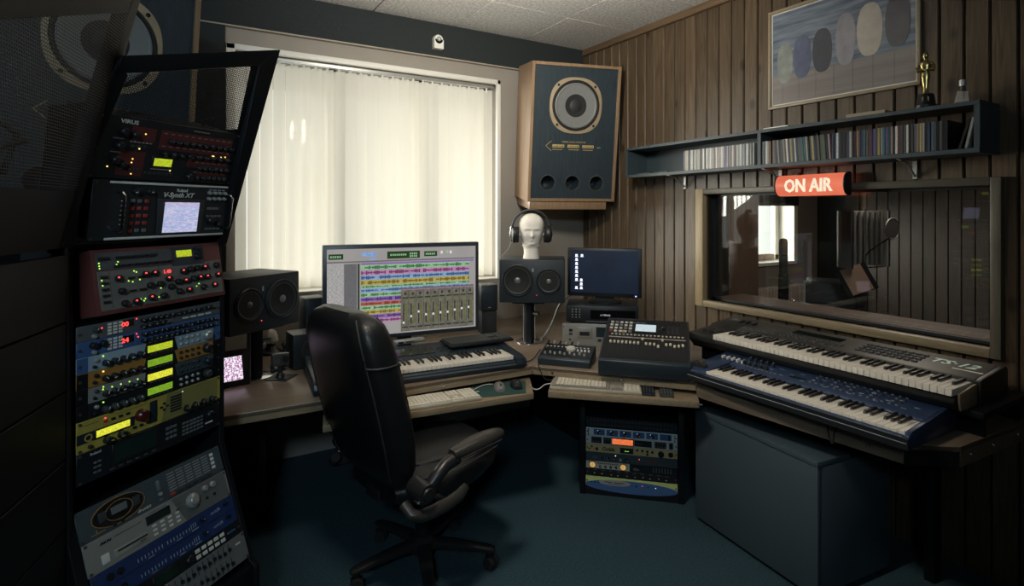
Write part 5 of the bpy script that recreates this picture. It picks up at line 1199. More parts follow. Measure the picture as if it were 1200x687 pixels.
dots(t, [(0.020, 0.135), (0.020, 0.142), (0.020, 0.15), (0.022, 0.10), (0.023, 0.085), (0.075, 0.15), (0.07, 0.142), (0.12, 0.118), (0.127, 0.114), (0.10, 0.09), (0.112, 0.086), (0.135, 0.09), (0.228, 0.09), (0.145, 0.03), (0.19, 0.028), (0.2, 0.055), (0.13, 0.03), (0.14, 0.024), (0.33, 0.045), (0.34, 0.052)], LEDG, 0.0022, h=0.003)
text('1.40', t, 0.215, 0.100, 0.016, LEDR, y=-0.003, bold=0.0003)
rects(t, [(0.062 + 0.022 * k, 0.078 + 0.022 * k, 0.134, 0.141) for k in range(9)] + [(0.02, 0.05, 0.158, 0.166), (0.07, 0.12, 0.158, 0.166), (0.125, 0.16, 0.158, 0.166), (0.165, 0.2, 0.158, 0.166)] + [(0.02, 0.038, 0.105 - 0.018 * k, 0.112 - 0.018 * k) for k in range(5)] + [(0.10, 0.118, 0.095, 0.101), (0.13, 0.15, 0.095, 0.101), (0.1, 0.118, 0.056, 0.062), (0.13, 0.15, 0.056, 0.062)], BLK, 'buttons', -0.007, th=0.006)
rects(t, [(0.045, 0.0455, 0.015, 0.125), (0.20, 0.2005, 0.1, 0.125), (0.39, 0.3905, 0.07, 0.125)], DGREY, 'panel_lines', -0.0026)
# --- 1U units in the upright section
def zU(k): return 1.226 - U * k
t = unit('thin grey rack effects unit with red 00 digits', 0, 0.4826, 0, zU(1), U, 0, mat('slate_grey_panel', (0.10, 0.11, 0.12), 0.5), cat='effects unit', name='effects_unit')
MB().box(0.118, 0.162, -0.002, 0, 0.020, 0.040).build('display', BLK, t); text('00', t, 0.124, 0.022, 0.019, LEDR, y=-0.003, bold=0.0004, sx=1.15)
for k in range(14): knob(t, 0.19 + 0.0195 * k, 0.030, 0.0062, 0.012, BLK, WHITE)
for k in range(5): knob(t, 0.19 + 0.0195 * k, 0.011, 0.0062, 0.012, BLK, WHITE)
rects(t, [(0.085 + 0.016 * i, 0.095 + 0.016 * i, 0.007 + 0.009 * j, 0.013 + 0.009 * j) for i in range(3) for j in range(4)] + [(0.33 + 0.03 * k, 0.352 + 0.03 * k, 0.008, 0.013) for k in range(4)], CREAM, 'buttons', -0.003, th=0.003)
knob(t, 0.05, 0.028, 0.007, 0.012, DGREY, WHITE); knob(t, 0.045, 0.011, 0.006, 0.01, SILV)
dots(t, [(0.068, 0.03), (0.172, 0.038)], LEDR)
t = unit('thin blue rack effects unit with red 24 digits', 0, 0.4826, 0, zU(2), U, 0, BLUE, cat='effects unit', name='effects_unit')
MB().box(0.118, 0.162, -0.002, 0, 0.016, 0.037).build('display', BLK, t); text('24', t, 0.124, 0.018, 0.019, LEDR, y=-0.003, bold=0.0004, sx=1.15)
for k in range(15): knob(t, 0.192 + 0.0188 * k, 0.031, 0.0062, 0.012, BLK, WHITE)
for k in range(15): knob(t, 0.192 + 0.0188 * k, 0.011, 0.0062, 0.012, BLK, WHITE)
rects(t, [(0.085 + 0.016 * i, 0.095 + 0.016 * i, 0.007 + 0.009 * j, 0.013 + 0.009 * j) for i in range(3) for j in range(4)], CREAM, 'buttons', -0.003, th=0.003)
for k in range(2): knob(t, 0.043 + 0.028 * k, 0.030, 0.010, 0.014)
knob(t, 0.045, 0.010, 0.006, 0.01, SILV); dots(t, [(0.172, 0.036), (0.177, 0.026)], LEDR)
for k, (lab, pm, lm, knm, bigm, led, wht) in enumerate((
        ('pale blue rack synth module with yellow-green display', LBLUE, LCDY, NAVY, SILV, LEDG, SILV),
        ('orange rack synth module with green display', ORANGE, LCDG, BLK, BLK, LEDY, BLK),
        ('silver and dark rack synth module with bright yellow display', None, LCDB, BLK, NAVY, LEDG, DGREY),
        ('black rack synth module with green display above the yellow unit', BLK, LCDG, DGREY, DGREY, LEDG, SILV))):
    t = unit(lab, 0, 0.4826, 0, zU(3 + k), U, 0, pm or BLK, ears=0.03, earm=(BLUE if k == 0 else BLKM))
    if k == 2:
        MB().box(0.03, 0.20, -0.0012, 0, 0.001, U - 0.001).build('silver_field', SILV, t); MB().box(0.30, 0.4526, -0.0012, 0, 0.001, U - 0.001).build('dark_field', TEALG, t)
    b = MB(); slab(b, [(0.192, -0.002, 0.001), (0.312, -0.002, 0.001), (0.300, -0.002, U - 0.001), (0.204, -0.002, U - 0.001)], 0.002); b.build('display_frame', BLK, t)
    MB().box(0.207, 0.292, -0.003, -0.002, 0.013, 0.034).build('display', lm, t)
    for i in range(5): knob(t, 0.078 + 0.026 * i, 0.016, 0.0098, 0.016, knm if k != 2 else BLK, WHITE)
    knob(t, 0.052, 0.030, 0.006, 0.008, wht); knob(t, 0.047, 0.012, 0.005, 0.007, BLK)
    knob(t, 0.425, 0.024, 0.0165 if k < 2 else 0.013, 0.018, bigm)
    for i in range(4):
        for j in range(2): knob(t, 0.324 + 0.022 * i, 0.032 - 0.018 * j, 0.0052, 0.006, wht if k != 2 else NAVY)
    dots(t, [(0.072, 0.037)] + ([(0.071 + 0.026 * i, 0.030) for i in range(5)] if k == 2 else []), led, 0.0022)
    rects(t, [(0.215 + 0.014 * i, 0.224 + 0.014 * i, 0.006, 0.008) for i in range(6)], GREY, 'panel_print', -0.0028)
# --- yellow unit
t = unit('yellow rack synth unit with dark red dial and yellow display', 0, 0.4826, 0, zU(8) , 2 * U, 0, YELLOW)
b = MB(); slab(b, [(0.255, -0.0012, 0.003), (0.47, -0.0012, 0.003), (0.47, -0.0012, 0.086), (0.275, -0.0012, 0.086)], 0.0012); b.build('olive_field', OLIVE, t)
MB().box(0.0, 0.165, -0.0014, 0, 0.026, 0.054).build('blue_band', NAVY, t)
text('Q', t, 0.018, 0.029, 0.030, YELLOW, y=-0.002, bold=0.0005)
lcd(t, 0.052, 0.150, 0.031, 0.050, LCDB, 0.003)
knob(t, 0.185, 0.050, 0.019, 0.02, mat('dark_red_dial', (0.09, 0.012, 0.012), 0.3), None)
for x in (0.083, 0.125): knob(t, x, 0.014, 0.012, 0.018, BLK, YELLOW)
for k in range(4): knob(t, 0.345 + 0.033 * k, 0.018, 0.012, 0.018, BLK, YELLOW)
MB().box(0.215, 0.240, -0.002, 0, 0.012, 0.080).build('blue_band', NAVY, t, bevel=0.002)
rects(t, [(0.285, 0.325, 0.024 + 0.009 * k, 0.029 + 0.009 * k) for k in range(6)], BLK, 'buttons', -0.003, th=0.003)
for k in range(4):
    an = k * math.pi / 2; MB().box(0.264 + 0.010 * math.cos(an) - .004, 0.264 + 0.010 * math.cos(an) + .004, -0.003, 0, 0.050 + 0.010 * math.sin(an) - .003, 0.050 + 0.010 * math.sin(an) + .003).build('cursor_button', BLK, t)
for k in range(4): MB().box(0.073 + 0.022 * k, 0.083 + 0.022 * k, -0.004, 0, 0.066, 0.072).build('button', RED if k == 0 else BLK, t)
for k in range(3): MB().box(0.16 + 0.022 * k, 0.170 + 0.022 * k, -0.004, 0, 0.016, 0.022).build('button', BLK, t)
knob(t, 0.035, 0.012, 0.006, 0.008); dots(t, [(0.078, 0.078)], LEDR); dots(t, [(0.33, 0.078)], LEDW, 0.0015)
rects(t, [(0.34, 0.465, 0.040 + 0.008 * k, 0.041 + 0.008 * k) for k in range(6)] + [(0.02, 0.06, 0.075, 0.076), (0.11, 0.21, 0.078, 0.079)], mat('dark_olive_print', (0.14, 0.13, 0.05), 0.6))
# --- black unit with the dark display
t = unit('black rack sampler with large unlit green display', 0, 0.4826, 0, zU(10), 2 * U, 0, BLK)
lcd(t, 0.105, 0.235, 0.028, 0.078, LCDD, 0.008)
text('Roland', t, 0.035, 0.074, 0.011, CREAM)
for k in range(6): MB().box(0.09 + 0.026 * k, 0.104 + 0.026 * k, -0.004, 0, 0.008, 0.014).build('button', DGREY, t, bevel=0.001, seg=1)
rects(t, [(0.33 + 0.014 * i, 0.339 + 0.014 * i, 0.02 + 0.012 * j, 0.026 + 0.012 * j) for i in range(6) for j in range(4)] + [(0.27 + 0.014 * i, 0.279 + 0.014 * i, 0.028 + 0.016 * j, 0.036 + 0.016 * j) for i in range(3) for j in range(3)] + [(0.045 + 0.012 * i, 0.053 + 0.012 * i, 0.02 + 0.014 * j, 0.025 + 0.014 * j) for i in range(2) for j in range(3)], GREY, 'buttons', -0.003, th=0.003)
knob(t, 0.435, 0.055, 0.014, 0.014); rects(t, [(0.12, 0.20, 0.083, 0.085), (0.42, 0.45, 0.025, 0.03)], CREAM)
# --- tilted lower section
TL_ = R(18.7); LZ = 0.712
def low(k0): return (math.sin(TL_) * U * k0, LZ - math.cos(TL_) * U * k0)
s_, z_ = low(2)
t = unit('dark teal rack module with an orange-rimmed oval badge, top of the tilted lower group', -0.008, 0.4826, s_, z_, 2 * U, -18.7, TEALG)
MB().lathe([(0.078, 0), (0.078, 0.002), (0.074, 0.003)], 40, M=Matrix.Translation((0.115, 0, 0.046)) @ Matrix.Rotation(R(90), 4, 'X'), sy=0.46).build('oval_badge', BLK, t)
b = MB(); pts = [(0.115 + 0.078 * math.cos(R(10 * k)), -0.002, 0.046 + 0.036 * math.sin(R(10 * k))) for k in range(37)]
b.tube(pts, 0.0014, 5); pts = [(0.115 + 0.040 * math.cos(R(10 * k)), -0.003, 0.046 + 0.026 * math.sin(R(10 * k))) for k in range(37)]; b.tube(pts, 0.0010, 5); b.build('oval_rim', ORANGE, t, smooth=True)
MB().lathe([(0.077, 0.0026), (0.077, 0.003)], 40, M=Matrix.Translation((0.115, 0, 0.050)) @ Matrix.Rotation(R(90), 4, 'X'), sy=0.34).build('oval_field', DGREY, t)
MB().box(0.092, 0.138, -0.0045, 0, 0.040, 0.060).build('display_window', GREY, t)
for k in range(2): MB().box(0.055 + 0.10 * k, 0.078 + 0.10 * k, -0.0045, 0, 0.034, 0.060).build('oval_button', DGREY, t, bevel=0.001)
for k in range(2): knob(t, 0.095 + 0.022 * k, 0.012, 0.005, 0.006)
MB().box(0.235, 0.247, -0.004, 0, 0.042, 0.072).build('button', GREY, t, bevel=0.002); knob(t, 0.242, 0.030, 0.006, 0.008, SILV); MB().box(0.237, 0.247, -0.003, 0, 0.010, 0.016).build('button', GREY, t)
rects(t, [(0.275 + 0.032 * i, 0.301 + 0.032 * i, 0.022 + 0.0085 * j, 0.0255 + 0.0085 * j) for i in range(5) for j in range(7)], mat('pale_legend_print', (0.30, 0.31, 0.30), 0.6))
rects(t, [(0.438, 0.450, 0.024 + 0.014 * j, 0.033 + 0.014 * j) for j in range(4)], CREAM, 'buttons', -0.003, th=0.003)
for k in range(6): MB().box(0.272 + 0.028 * k, 0.289 + 0.028 * k, -0.006, 0, 0.006, 0.017).build('button', RED if k == 0 else DGREY, t, bevel=0.002)
text('drumkit', t, 0.165, 0.008, 0.013, CREAM, shear=0.3); rects(t, [(0.03, 0.07, 0.010, 0.012), (0.045, 0.047, 0.012, 0.022)], ORANGE)
s_, z_ = low(4)
t = unit('pale grey rack sampler with disk slot, jog wheel and small display', -0.006, 0.4826, s_, z_, 2 * U, -18.7, mat('warm_pale_grey', (0.27, 0.265, 0.24), 0.5))
b = MB(); slab(b, [(0.305, -0.001, 0.003), (0.475, -0.001, 0.003), (0.475, -0.001, 0.086), (0.27, -0.001, 0.086)], 0.001); b.build('grey_field', mat('mid_grey_field', (0.13, 0.135, 0.13), 0.5), t)
text('AKAI', t, 0.045, 0.066, 0.010, BLK, bold=0.0003, sx=1.4)
MB().box(0.075, 0.180, -0.003, 0, 0.014, 0.036).build('disk_drive', mat('drive_grey', (0.33, 0.32, 0.28), 0.5), t, bevel=0.001)
MB().box(0.085, 0.175, -0.0036, -0.002, 0.026, 0.031).build('disk_slot', BLK, t); MB().box(0.15, 0.168, -0.005, -0.002, 0.018, 0.024).build('eject_button', GREY, t)
MB().box(0.040, 0.062, -0.004, 0, 0.014, 0.040).build('power_switch', CREAM, t, bevel=0.002); lcd(t, 0.185, 0.255, 0.054, 0.070, LCDD, 0.005)
knob(t, 0.338, 0.050, 0.024, 0.014, SILV); knob(t, 0.338, 0.050, 0.017, 0.017, mat('silver_dial', (0.4, 0.4, 0.38), 0.4, 0.4))
for k in range(2): knob(t, 0.39 + 0.03 * k, 0.066, 0.010, 0.012, SILV); knob(t, 0.39 + 0.03 * k, 0.034, 0.0045, 0.006)
for i in range(4):
    for j in range(3): MB().box(0.195 + 0.026 * i, 0.207 + 0.026 * i, -0.003, 0, 0.012 + 0.013 * j, 0.018 + 0.013 * j).build('button', CREAM, t)
rects(t, [(0.085, 0.17, 0.070, 0.0715), (0.195, 0.25, 0.079, 0.0805), (0.28, 0.30, 0.06, 0.066), (0.28, 0.30, 0.045, 0.051)], DGREY)
s_, z_ = low(6)
t = unit('deep blue rack audio interface with rows of level ticks', -0.003, 0.4826, s_, z_, 2 * U, -18.7, DBLUE, cat='audio interface', name='audio_interface')
MB().box(0.0, 0.4826, -0.0008, 0.0, U - 0.0006, U + 0.0006).build('seam', BLK, t)
for r_ in range(2):
    rects(t, [(0.13 + 0.011 * k + 0.095 * g_, 0.132 + 0.011 * k + 0.095 * g_, 0.012 + U * r_, 0.022 + U * r_) for k in range(8) for g_ in range(2)] + [(0.31 + 0.008 * k, 0.312 + 0.008 * k, 0.014 + U * r_, 0.028 + U * r_) for k in range(3)] + [(0.16, 0.18, 0.006 + U * r_, 0.008 + U * r_), (0.255, 0.275, 0.006 + U * r_, 0.008 + U * r_), (0.31, 0.335, 0.006 + U * r_, 0.009 + U * r_)], mat('pale_blue_print', (0.35, 0.42, 0.5), 0.5))
    for k in range(2): MB().cyl((0.05 + 0.028 * k, -0.004, 0.020 + U * r_), (0.05 + 0.028 * k, 0, 0.020 + U * r_), 0.010, n=16).build('socket', BLK, t, smooth=True)
    knob(t, 0.35, 0.024 + U * r_, 0.007, 0.012, BLK, WHITE)
    text('unit|8', t, 0.385, 0.020 + U * r_, 0.014, MATS['pale_blue_print'], sx=1.2)
    knob(t, 0.445, 0.03 + U * r_, 0.006, 0.01)
s_, z_ = low(7)
t = unit('black rack effects unit with green screen and pale buttons near the bottom', 0.0, 0.4826, s_, z_, U, -18.7, BLK, cat='effects unit', name='effects_unit')
lcd(t, 0.16, 0.235, 0.008, 0.034, LCDD, 0.005); knob(t, 0.275, 0.022, 0.014, 0.014)
for i in range(5):
    for j in range(2): MB().box(0.30 + 0.024 * i, 0.317 + 0.024 * i, -0.004, 0, 0.008 + 0.018 * j, 0.019 + 0.018 * j).build('button', CREAM, t, bevel=0.001, seg=1)
rects(t, [(0.425, 0.46, 0.02, 0.026)], BLUE)
s_, z_ = low(9)
t = unit('grey graphic equaliser with rows of faders, lowest in the rack', 0.006, 0.4826, s_, z_, 2 * U, -18.7, GREY, cat='equaliser', name='graphic_equaliser')
fc_ = MB().box(-0.003, 0.003, -0.008, 0, -0.005, 0.005).mesh('fader_cap', BLK)
for r_ in range(2):
    rects(t, [(0.09 + 0.020 * k, 0.0925 + 0.020 * k, 0.006 + U * r_, 0.038 + U * r_) for k in range(17)], DGREY, 'fader_slots')
    for k in range(17): link('fader_cap', fc_, t, (0.0912 + 0.020 * k, 0, 0.020 + U * r_ + random.uniform(-0.007, 0.007)))
rects(t, [(0.44, 0.46, 0.06, 0.066), (0.04, 0.07, 0.06, 0.066)], WHITE)

# second rack bay, nearer to the room
rk2 = thing('equipment_rack', 'nearer black rack with a perforated sloping top at the far left', 'rack', (-0.253, 1.932, 0), 105)
def t2(x, z, lift=0.0): return (x, -(max(0, z - 1.45) * 0.25) - lift, z)
b = MB(); slab(b, [t2(-0.058, 1.45), t2(0.0, 1.45), t2(-0.004, 2.165), t2(-0.052, 2.165)], 0.04); b.build('upright', BLKM, rk2, bevel=0.002, seg=1)
b = MB(); slab(b, [t2(-0.66, 1.45), t2(-0.60, 1.45), t2(-0.60, 2.0), t2(-0.66, 2.0)], 0.04); b.build('upright', BLKM, rk2, bevel=0.002, seg=1)
b = MB(); slab(b, [t2(-0.66, 1.86), t2(-0.052, 2.09), t2(-0.052, 2.165), t2(-0.66, 1.95)], 0.04); b.build('top_rail', BLKM, rk2, bevel=0.002, seg=1)
perforated([t2(-0.605, 1.60), t2(-0.05, 1.60), t2(-0.05, 2.095), t2(-0.605, 1.885)], 0.0085, 'perforated_mesh', MESHM, rk2)
MB().prism([(-0.02, 0), (0.0, 1.45), (0.28, 1.45), (0.30, 0)], -0.66, -0.64, M=MX).build('side_panel', BLKM, rk2)
MB().prism([(-0.02, 0), (0.0, 1.45), (0.10, 1.45), (0.12, 0)], -0.02, -0.004, M=MX).build('side_panel', BLKM, rk2)
for k in range(7):
    pn = MB().box(-0.635, -0.025, -0.004, 0.02, 0.14 + 0.185 * k, 0.14 + 0.185 * k + 0.18).build('blank_panel', BLKM, rk2, bevel=0.002, seg=1)
b = MB(); slab(b, [t2(-0.63, 1.45), t2(-0.03, 1.45), t2(-0.03, 1.60), t2(-0.63, 1.60)], 0.03); b.build('blank_panel', BLKM, rk2)
for k, pts in enumerate(([(-0.5, 0.12, 1.62), (-0.42, 0.10, 1.74), (-0.33, 0.08, 1.70), (-0.28, 0.1, 1.62)], [(-0.3, 0.1, 1.62), (-0.2, 0.08, 1.78), (-0.12, 0.06, 1.74), (-0.1, 0.1, 1.64)], [(-0.58, 0.1, 1.68), (-0.4, 0.08, 1.72), (-0.2, 0.06, 1.70), (-0.08, 0.06, 1.73)])):
    MB().tube(pts, 0.008, 6).build('patch_cable', RUB, rk2, smooth=True)

# ================================================================== SMALL RACK UNDER THE ANGLED DESK
rx = thing('rack_case', 'small black rack case of studio units on the floor under the angled desk', 'rack', (1.898, 2.436, 0), 223.6)
RW, RH, RD = 0.55, 0.515, 0.34
MB().box(0, 0.03, -0.008, RD, 0, RH).build('side_panel', BLKM, rx, bevel=0.003); MB().box(RW - 0.03, RW, -0.008, RD, 0, RH).build('side_panel', BLKM, rx, bevel=0.003)
MB().box(0.03, RW - 0.03, 0, RD, 0, 0.045).build('base', BLKM, rx); MB().box(0.03, RW - 0.03, 0.02, RD, RH - 0.02, RH).build('top', BLKM, rx); MB().box(0.03, RW - 0.03, RD - 0.02, RD, 0.045, RH - 0.02).build('back_panel', BLKM, rx)
rr_ = thing  # units stand in the case
ca, sa = math.cos(R(180 - 223.6)), math.sin(R(180 - 223.6))
def sunit(label, k, hu, pm, cat='rack unit', x0=0.0, w_=0.4826, name='rack_unit'):
    lx = 0.0335 + x0; z = 0.05 + U * k
    t = thing(name, label, cat, (1.898 + lx * ca, 2.436 + lx * sa, z), 223.6)
    MB().box(0.006, w_ - 0.006, 0.004, 0.22, 0.001, U * hu - 0.001).build('chassis', BLKM, t)
    MB().box(0, w_, 0, 0.004, 0.0006, U * hu - 0.0006).build('front_panel', pm, t, bevel=0.0008, seg=1)
    for x in ((0.008, w_ - 0.008) if w_ > 0.4 else ()): MB().cyl((x, -0.003, U * hu / 2), (x, 0.001, U * hu / 2), 0.004, n=8).build('screw', MATS['dark_screw'], t)
    return t
t = sunit('green-topped blue rack preamp with a pale oval, lowest in the small rack', 0, 1.15, LIME)
MB().lathe([(0.245, 0), (0.245, 0.001)], 48, M=Matrix.Translation((0.24, 0, 0.006)) @ Matrix.Rotation(R(90), 4, 'X') , sy=0.14).build('blue_arc', BLUE, t)
MB().lathe([(0.085, 0.001), (0.085, 0.0022)], 40, M=Matrix.Translation((0.155, 0, 0.024)) @ Matrix.Rotation(R(90), 4, 'X'), sy=0.19).build('pale_oval', SILV, t)
rects(t, [(0.10, 0.14, 0.024, 0.028), (0.15, 0.21, 0.024, 0.028), (0.12, 0.19, 0.016, 0.018)], DGREY, y=-0.003)
dots(t, [(0.30, 0.022)], LEDR); dots(t, [(0.37, 0.018)], LEDW); dots(t, [(0.03 + 0.02 * k, 0.020) for k in range(3)] + [(0.27, 0.02), (0.33, 0.02)], BLK, 0.004, 'buttons', 0.004)
t = sunit('black rack unit with white-pointer knobs just above the green and blue one', 1.15, 0.95, BLK)
for k in range(10): knob(t, 0.05 + 0.042 * k, 0.020, 0.0085, 0.012, BLK, WHITE)
rects(t, [(0.04 + 0.042 * k, 0.06 + 0.042 * k, 0.034, 0.036) for k in range(10)], GREY)
t = sunit('silver half-width unit with two round meters in the small rack', 2.1, 0.9, mat('champagne_panel', (0.62, 0.58, 0.50), 0.4, 0.3), x0=0.0, w_=0.235)
for x in (0.036, 0.20):
    MB().cyl((x, -0.003, 0.020), (x, 0, 0.020), 0.0175, n=24).build('meter_rim', BLK, t, smooth=True)
    MB().cyl((x, -0.0036, 0.020), (x, -0.003, 0.020), 0.015, n=24).build('meter_face', glow('meter_glow', (0.75, 0.45, 0.14), 0.8, (0.6, 0.36, 0.1), 20), t); MB().box(x - 0.0006, x + 0.0006, -0.0042, -0.0035, 0.010, 0.028).build('meter_needle', BLK, t)
for k in range(4): knob(t, 0.078 + 0.028 * k, 0.014, 0.0065, 0.01, BLK, WHITE)
rects(t, [(0.065 + 0.011 * k, 0.071 + 0.011 * k, 0.028, 0.033) for k in range(10)], BLK, 'buttons', -0.003, th=0.003)
t = sunit('black half-width processor beside the unit with two meters', 2.1, 0.9, BLK, x0=0.2385, w_=0.244)
text('dbx', t, 0.015, 0.010, 0.020, GREY, bold=0.0006); lcd(t, 0.06, 0.10, 0.012, 0.026, mat('navy_display', (0.012, 0.02, 0.05), 0.2), 0.003)
dots(t, [(0.12 + 0.015 * (k % 7), 0.012 + 0.009 * (k // 7)) for k in range(21)], GREY, 0.003, 'buttons', 0.003)
t = sunit('black preamp with small knobs in the small rack, below the gold unit', 3.0, 1.1, TEALG)
text('dbx', t, 0.035, 0.016, 0.020, GREY, bold=0.0006)
for k in range(5): knob(t, 0.09 + 0.032 * k, 0.020, 0.009 if k > 1 else 0.006, 0.012, (BLK, BLK, DRED, SILV, NAVY)[k], WHITE)
dots(t, [(0.285, 0.030)], LEDR); dots(t, [(0.16, 0.038)], LEDW); rects(t, [(0.30, 0.38, 0.024, 0.026), (0.33, 0.42, 0.016, 0.018)], RED); dots(t, [(0.25 + 0.012 * k, 0.018) for k in range(3)], GREY, 0.003, 'buttons', 0.003)
t = sunit('gold-coloured rack synth in the small rack, under the orange display unit', 4.1, 1, GOLD, 'synth module')
text('Orbit', t, 0.088, 0.012, 0.028, BLK, bold=0.0009, sx=1.05); text('e', t, 0.052, 0.012, 0.03, BLK, bold=0.002)
lcd(t, 0.188, 0.250, 0.010, 0.032, LCDD, 0.004); dots(t, [(0.21 + 0.006 * k, 0.020) for k in range(4)], LEDG, 0.0016, h=0.0035)
for k in range(4): knob(t, 0.275 + 0.026 * k, 0.030 - 0.001 * k, 0.0065, 0.008)
knob(t, 0.328, 0.012, 0.006, 0.008); knob(t, 0.398, 0.020, 0.0165, 0.015); knob(t, 0.448, 0.022, 0.013, 0.012); knob(t, 0.032, 0.030, 0.005, 0.006); knob(t, 0.020, 0.018, 0.004, 0.005)
t = sunit('pale rack unit with a glowing orange display in the small rack', 5.1, 1, mat('pale_rack_panel', (0.62, 0.62, 0.60), 0.4, 0.2), 'synth module')
for x0, x1 in ((0.03, 0.085), (0.095, 0.135), (0.26, 0.35), (0.365, 0.425), (0.44, 0.46)): MB().box(x0, x1, -0.0015, 0, 0.006, 0.039).build('black_field', BLK, t)
MB().box(0.138, 0.258, -0.0015, 0, 0.004, 0.041).build('display_frame', BLK, t); MB().box(0.142, 0.252, -0.0025, -0.0014, 0.008, 0.037).build('display', LCDO, t)
knob(t, 0.325, 0.022, 0.014, 0.014); dots(t, [(0.04 + 0.015 * k, 0.015) for k in range(3)] + [(0.37 + 0.012 * k, 0.03) for k in range(5)] + [(0.37 + 0.012 * k, 0.015) for k in range(5)] + [(0.27 + 0.012 * k, 0.022) for k in range(3)] + [(0.105, 0.03), (0.12, 0.03)], GREY, 0.003, 'buttons', 0.004)
t = sunit('white-framed rack unit with six blue windows in the small rack', 6.1, 1, mat('pale_blue_grey_panel', (0.60, 0.65, 0.70), 0.4, 0.1), 'rack unit')
for k in range(6):
    MB().box(0.042 + 0.070 * k, 0.102 + 0.070 * k, -0.0015, 0, 0.006, 0.038).build('blue_window', BLUE, t, bevel=0.001, seg=1)
    if k < 5: knob(t, 0.072 + 0.070 * k, 0.020, 0.011, 0.012, NAVY, WHITE)
    else: MB().box(0.435, 0.446, -0.005, 0, 0.008, 0.034).build('power_switch', BLK, t)
dots(t, [(0.064 + 0.07 * k, 0.030) for k in range(5)], LEDW, 0.0012, h=0.003)
for x in (0.015, 0.468): MB().tube([(x, 0, 0.006), (x, -0.012, 0.006), (x, -0.012, 0.038), (x, 0, 0.038)], 0.0025, 6).build('handle', CHROME, t, smooth=True)
t = sunit('black patchbay with two rows of sockets at the top of the small rack', 7.2, 1.2, BLK, 'patchbay', name='patchbay')
b = MB()
for k in range(24):
    for j in range(2): b.cyl((0.03 + 0.0184 * k, -0.003, 0.014 + 0.024 * j), (0.03 + 0.0184 * k, 0, 0.014 + 0.024 * j), 0.006, n=10)
b.build('sockets', DGREY, t, kind='stuff')

# ================================================================== OFFICE CHAIR
CP = mat('chair_plastic', (0.016, 0.016, 0.017), 0.35)
TANL = mat('dark_leather_pad', (0.035, 0.032, 0.029), 0.32, 0, 0.2, 160, 0.2)
ch = thing('office_chair', 'black leather high-back office chair at the desk seen from behind', 'chair', (0.92, 2.29, 0), 77)
def srect(cx, cz, w_, h_, n=20, p=0.55):
    o = []
    for k in range(n):
        a_ = 2 * math.pi * k / n; c_, s_ = math.cos(a_), math.sin(a_)
        o.append((cx + w_ * math.copysign(abs(c_) ** p, c_), cz + h_ * math.copysign(abs(s_) ** p, s_)))
    return o
# backrest: rings up the height, (half width, half thickness, centre y)
rings = []
prof = [(0.47, 0.17, 0.035, 0.215), (0.50, 0.215, 0.055, 0.228), (0.56, 0.250, 0.075, 0.242), (0.66, 0.272, 0.085, 0.264), (0.78, 0.282, 0.088, 0.292), (0.90, 0.280, 0.088, 0.320), (1.00, 0.272, 0.088, 0.344), (1.07, 0.258, 0.084, 0.358), (1.12, 0.236, 0.074, 0.366), (1.150, 0.202, 0.056, 0.370), (1.168, 0.15, 0.030, 0.372)]
def ipol(z):
    for a_, b_ in zip(prof, prof[1:]):
        if a_[0] <= z <= b_[0]:
            u_ = (z - a_[0]) / (b_[0] - a_[0]); return [a_[i] + (b_[i] - a_[i]) * u_ for i in range(4)]
    return prof[-1]
for z in [0.47 + (1.168 - 0.47) * k / 30 for k in range(31)]:
    _, w_, h_, cy = ipol(z); rings.append([(x, y, z) for x, y in srect(0, cy, w_, h_, 28, 0.62)])
MB().loft(rings).build('backrest', LEATHER, ch, smooth=True)
for sx in (-1, 1):
    pts = []
    for k in range(24):
        z = 0.53 + 0.62 * k / 23; _, w_, h_, cy = ipol(z); pts.append((sx * w_ * 0.862, cy - h_ * 0.745, z))
    MB().tube(pts, 0.004, 6).build('side_seam', SEAM, ch, smooth=True)
    pts = []
    for k in range(24):
        z = 0.53 + 0.62 * k / 23; _, w_, h_, cy = ipol(z); pts.append((sx * w_ * 0.862, cy + h_ * 0.745, z))
    MB().tube(pts, 0.004, 6).build('side_seam', SEAM, ch, smooth=True)
    z = 0.985; _, w_, h_, cy = ipol(z); MB().tube([(sx * w_ * c_, cy + h_ * s_, z) for c_, s_ in ((0.862, 0.745), (0.935, 0.58), (0.985, 0.36), (1.004, 0.0), (0.985, -0.36), (0.935, -0.58), (0.862, -0.745))], 0.0045, 6).build('cross_seam', SEAM, ch, smooth=True)
# front cushion panel of the back
b = MB(); rg = []
for k in range(13):
    z = 0.56 + 0.52 * k / 12; _, w_, h_, cy = ipol(z); e_ = math.sin(math.pi * (0.08 + 0.84 * k / 12)) ** 0.5
    rg.append([(x, y, z) for x, y in srect(0, cy - h_ * 0.9, w_ * 0.72 * e_, 0.030 * e_, 16, 0.7)])
b.loft(rg).build('back_cushion', LEATHER, ch, smooth=True)
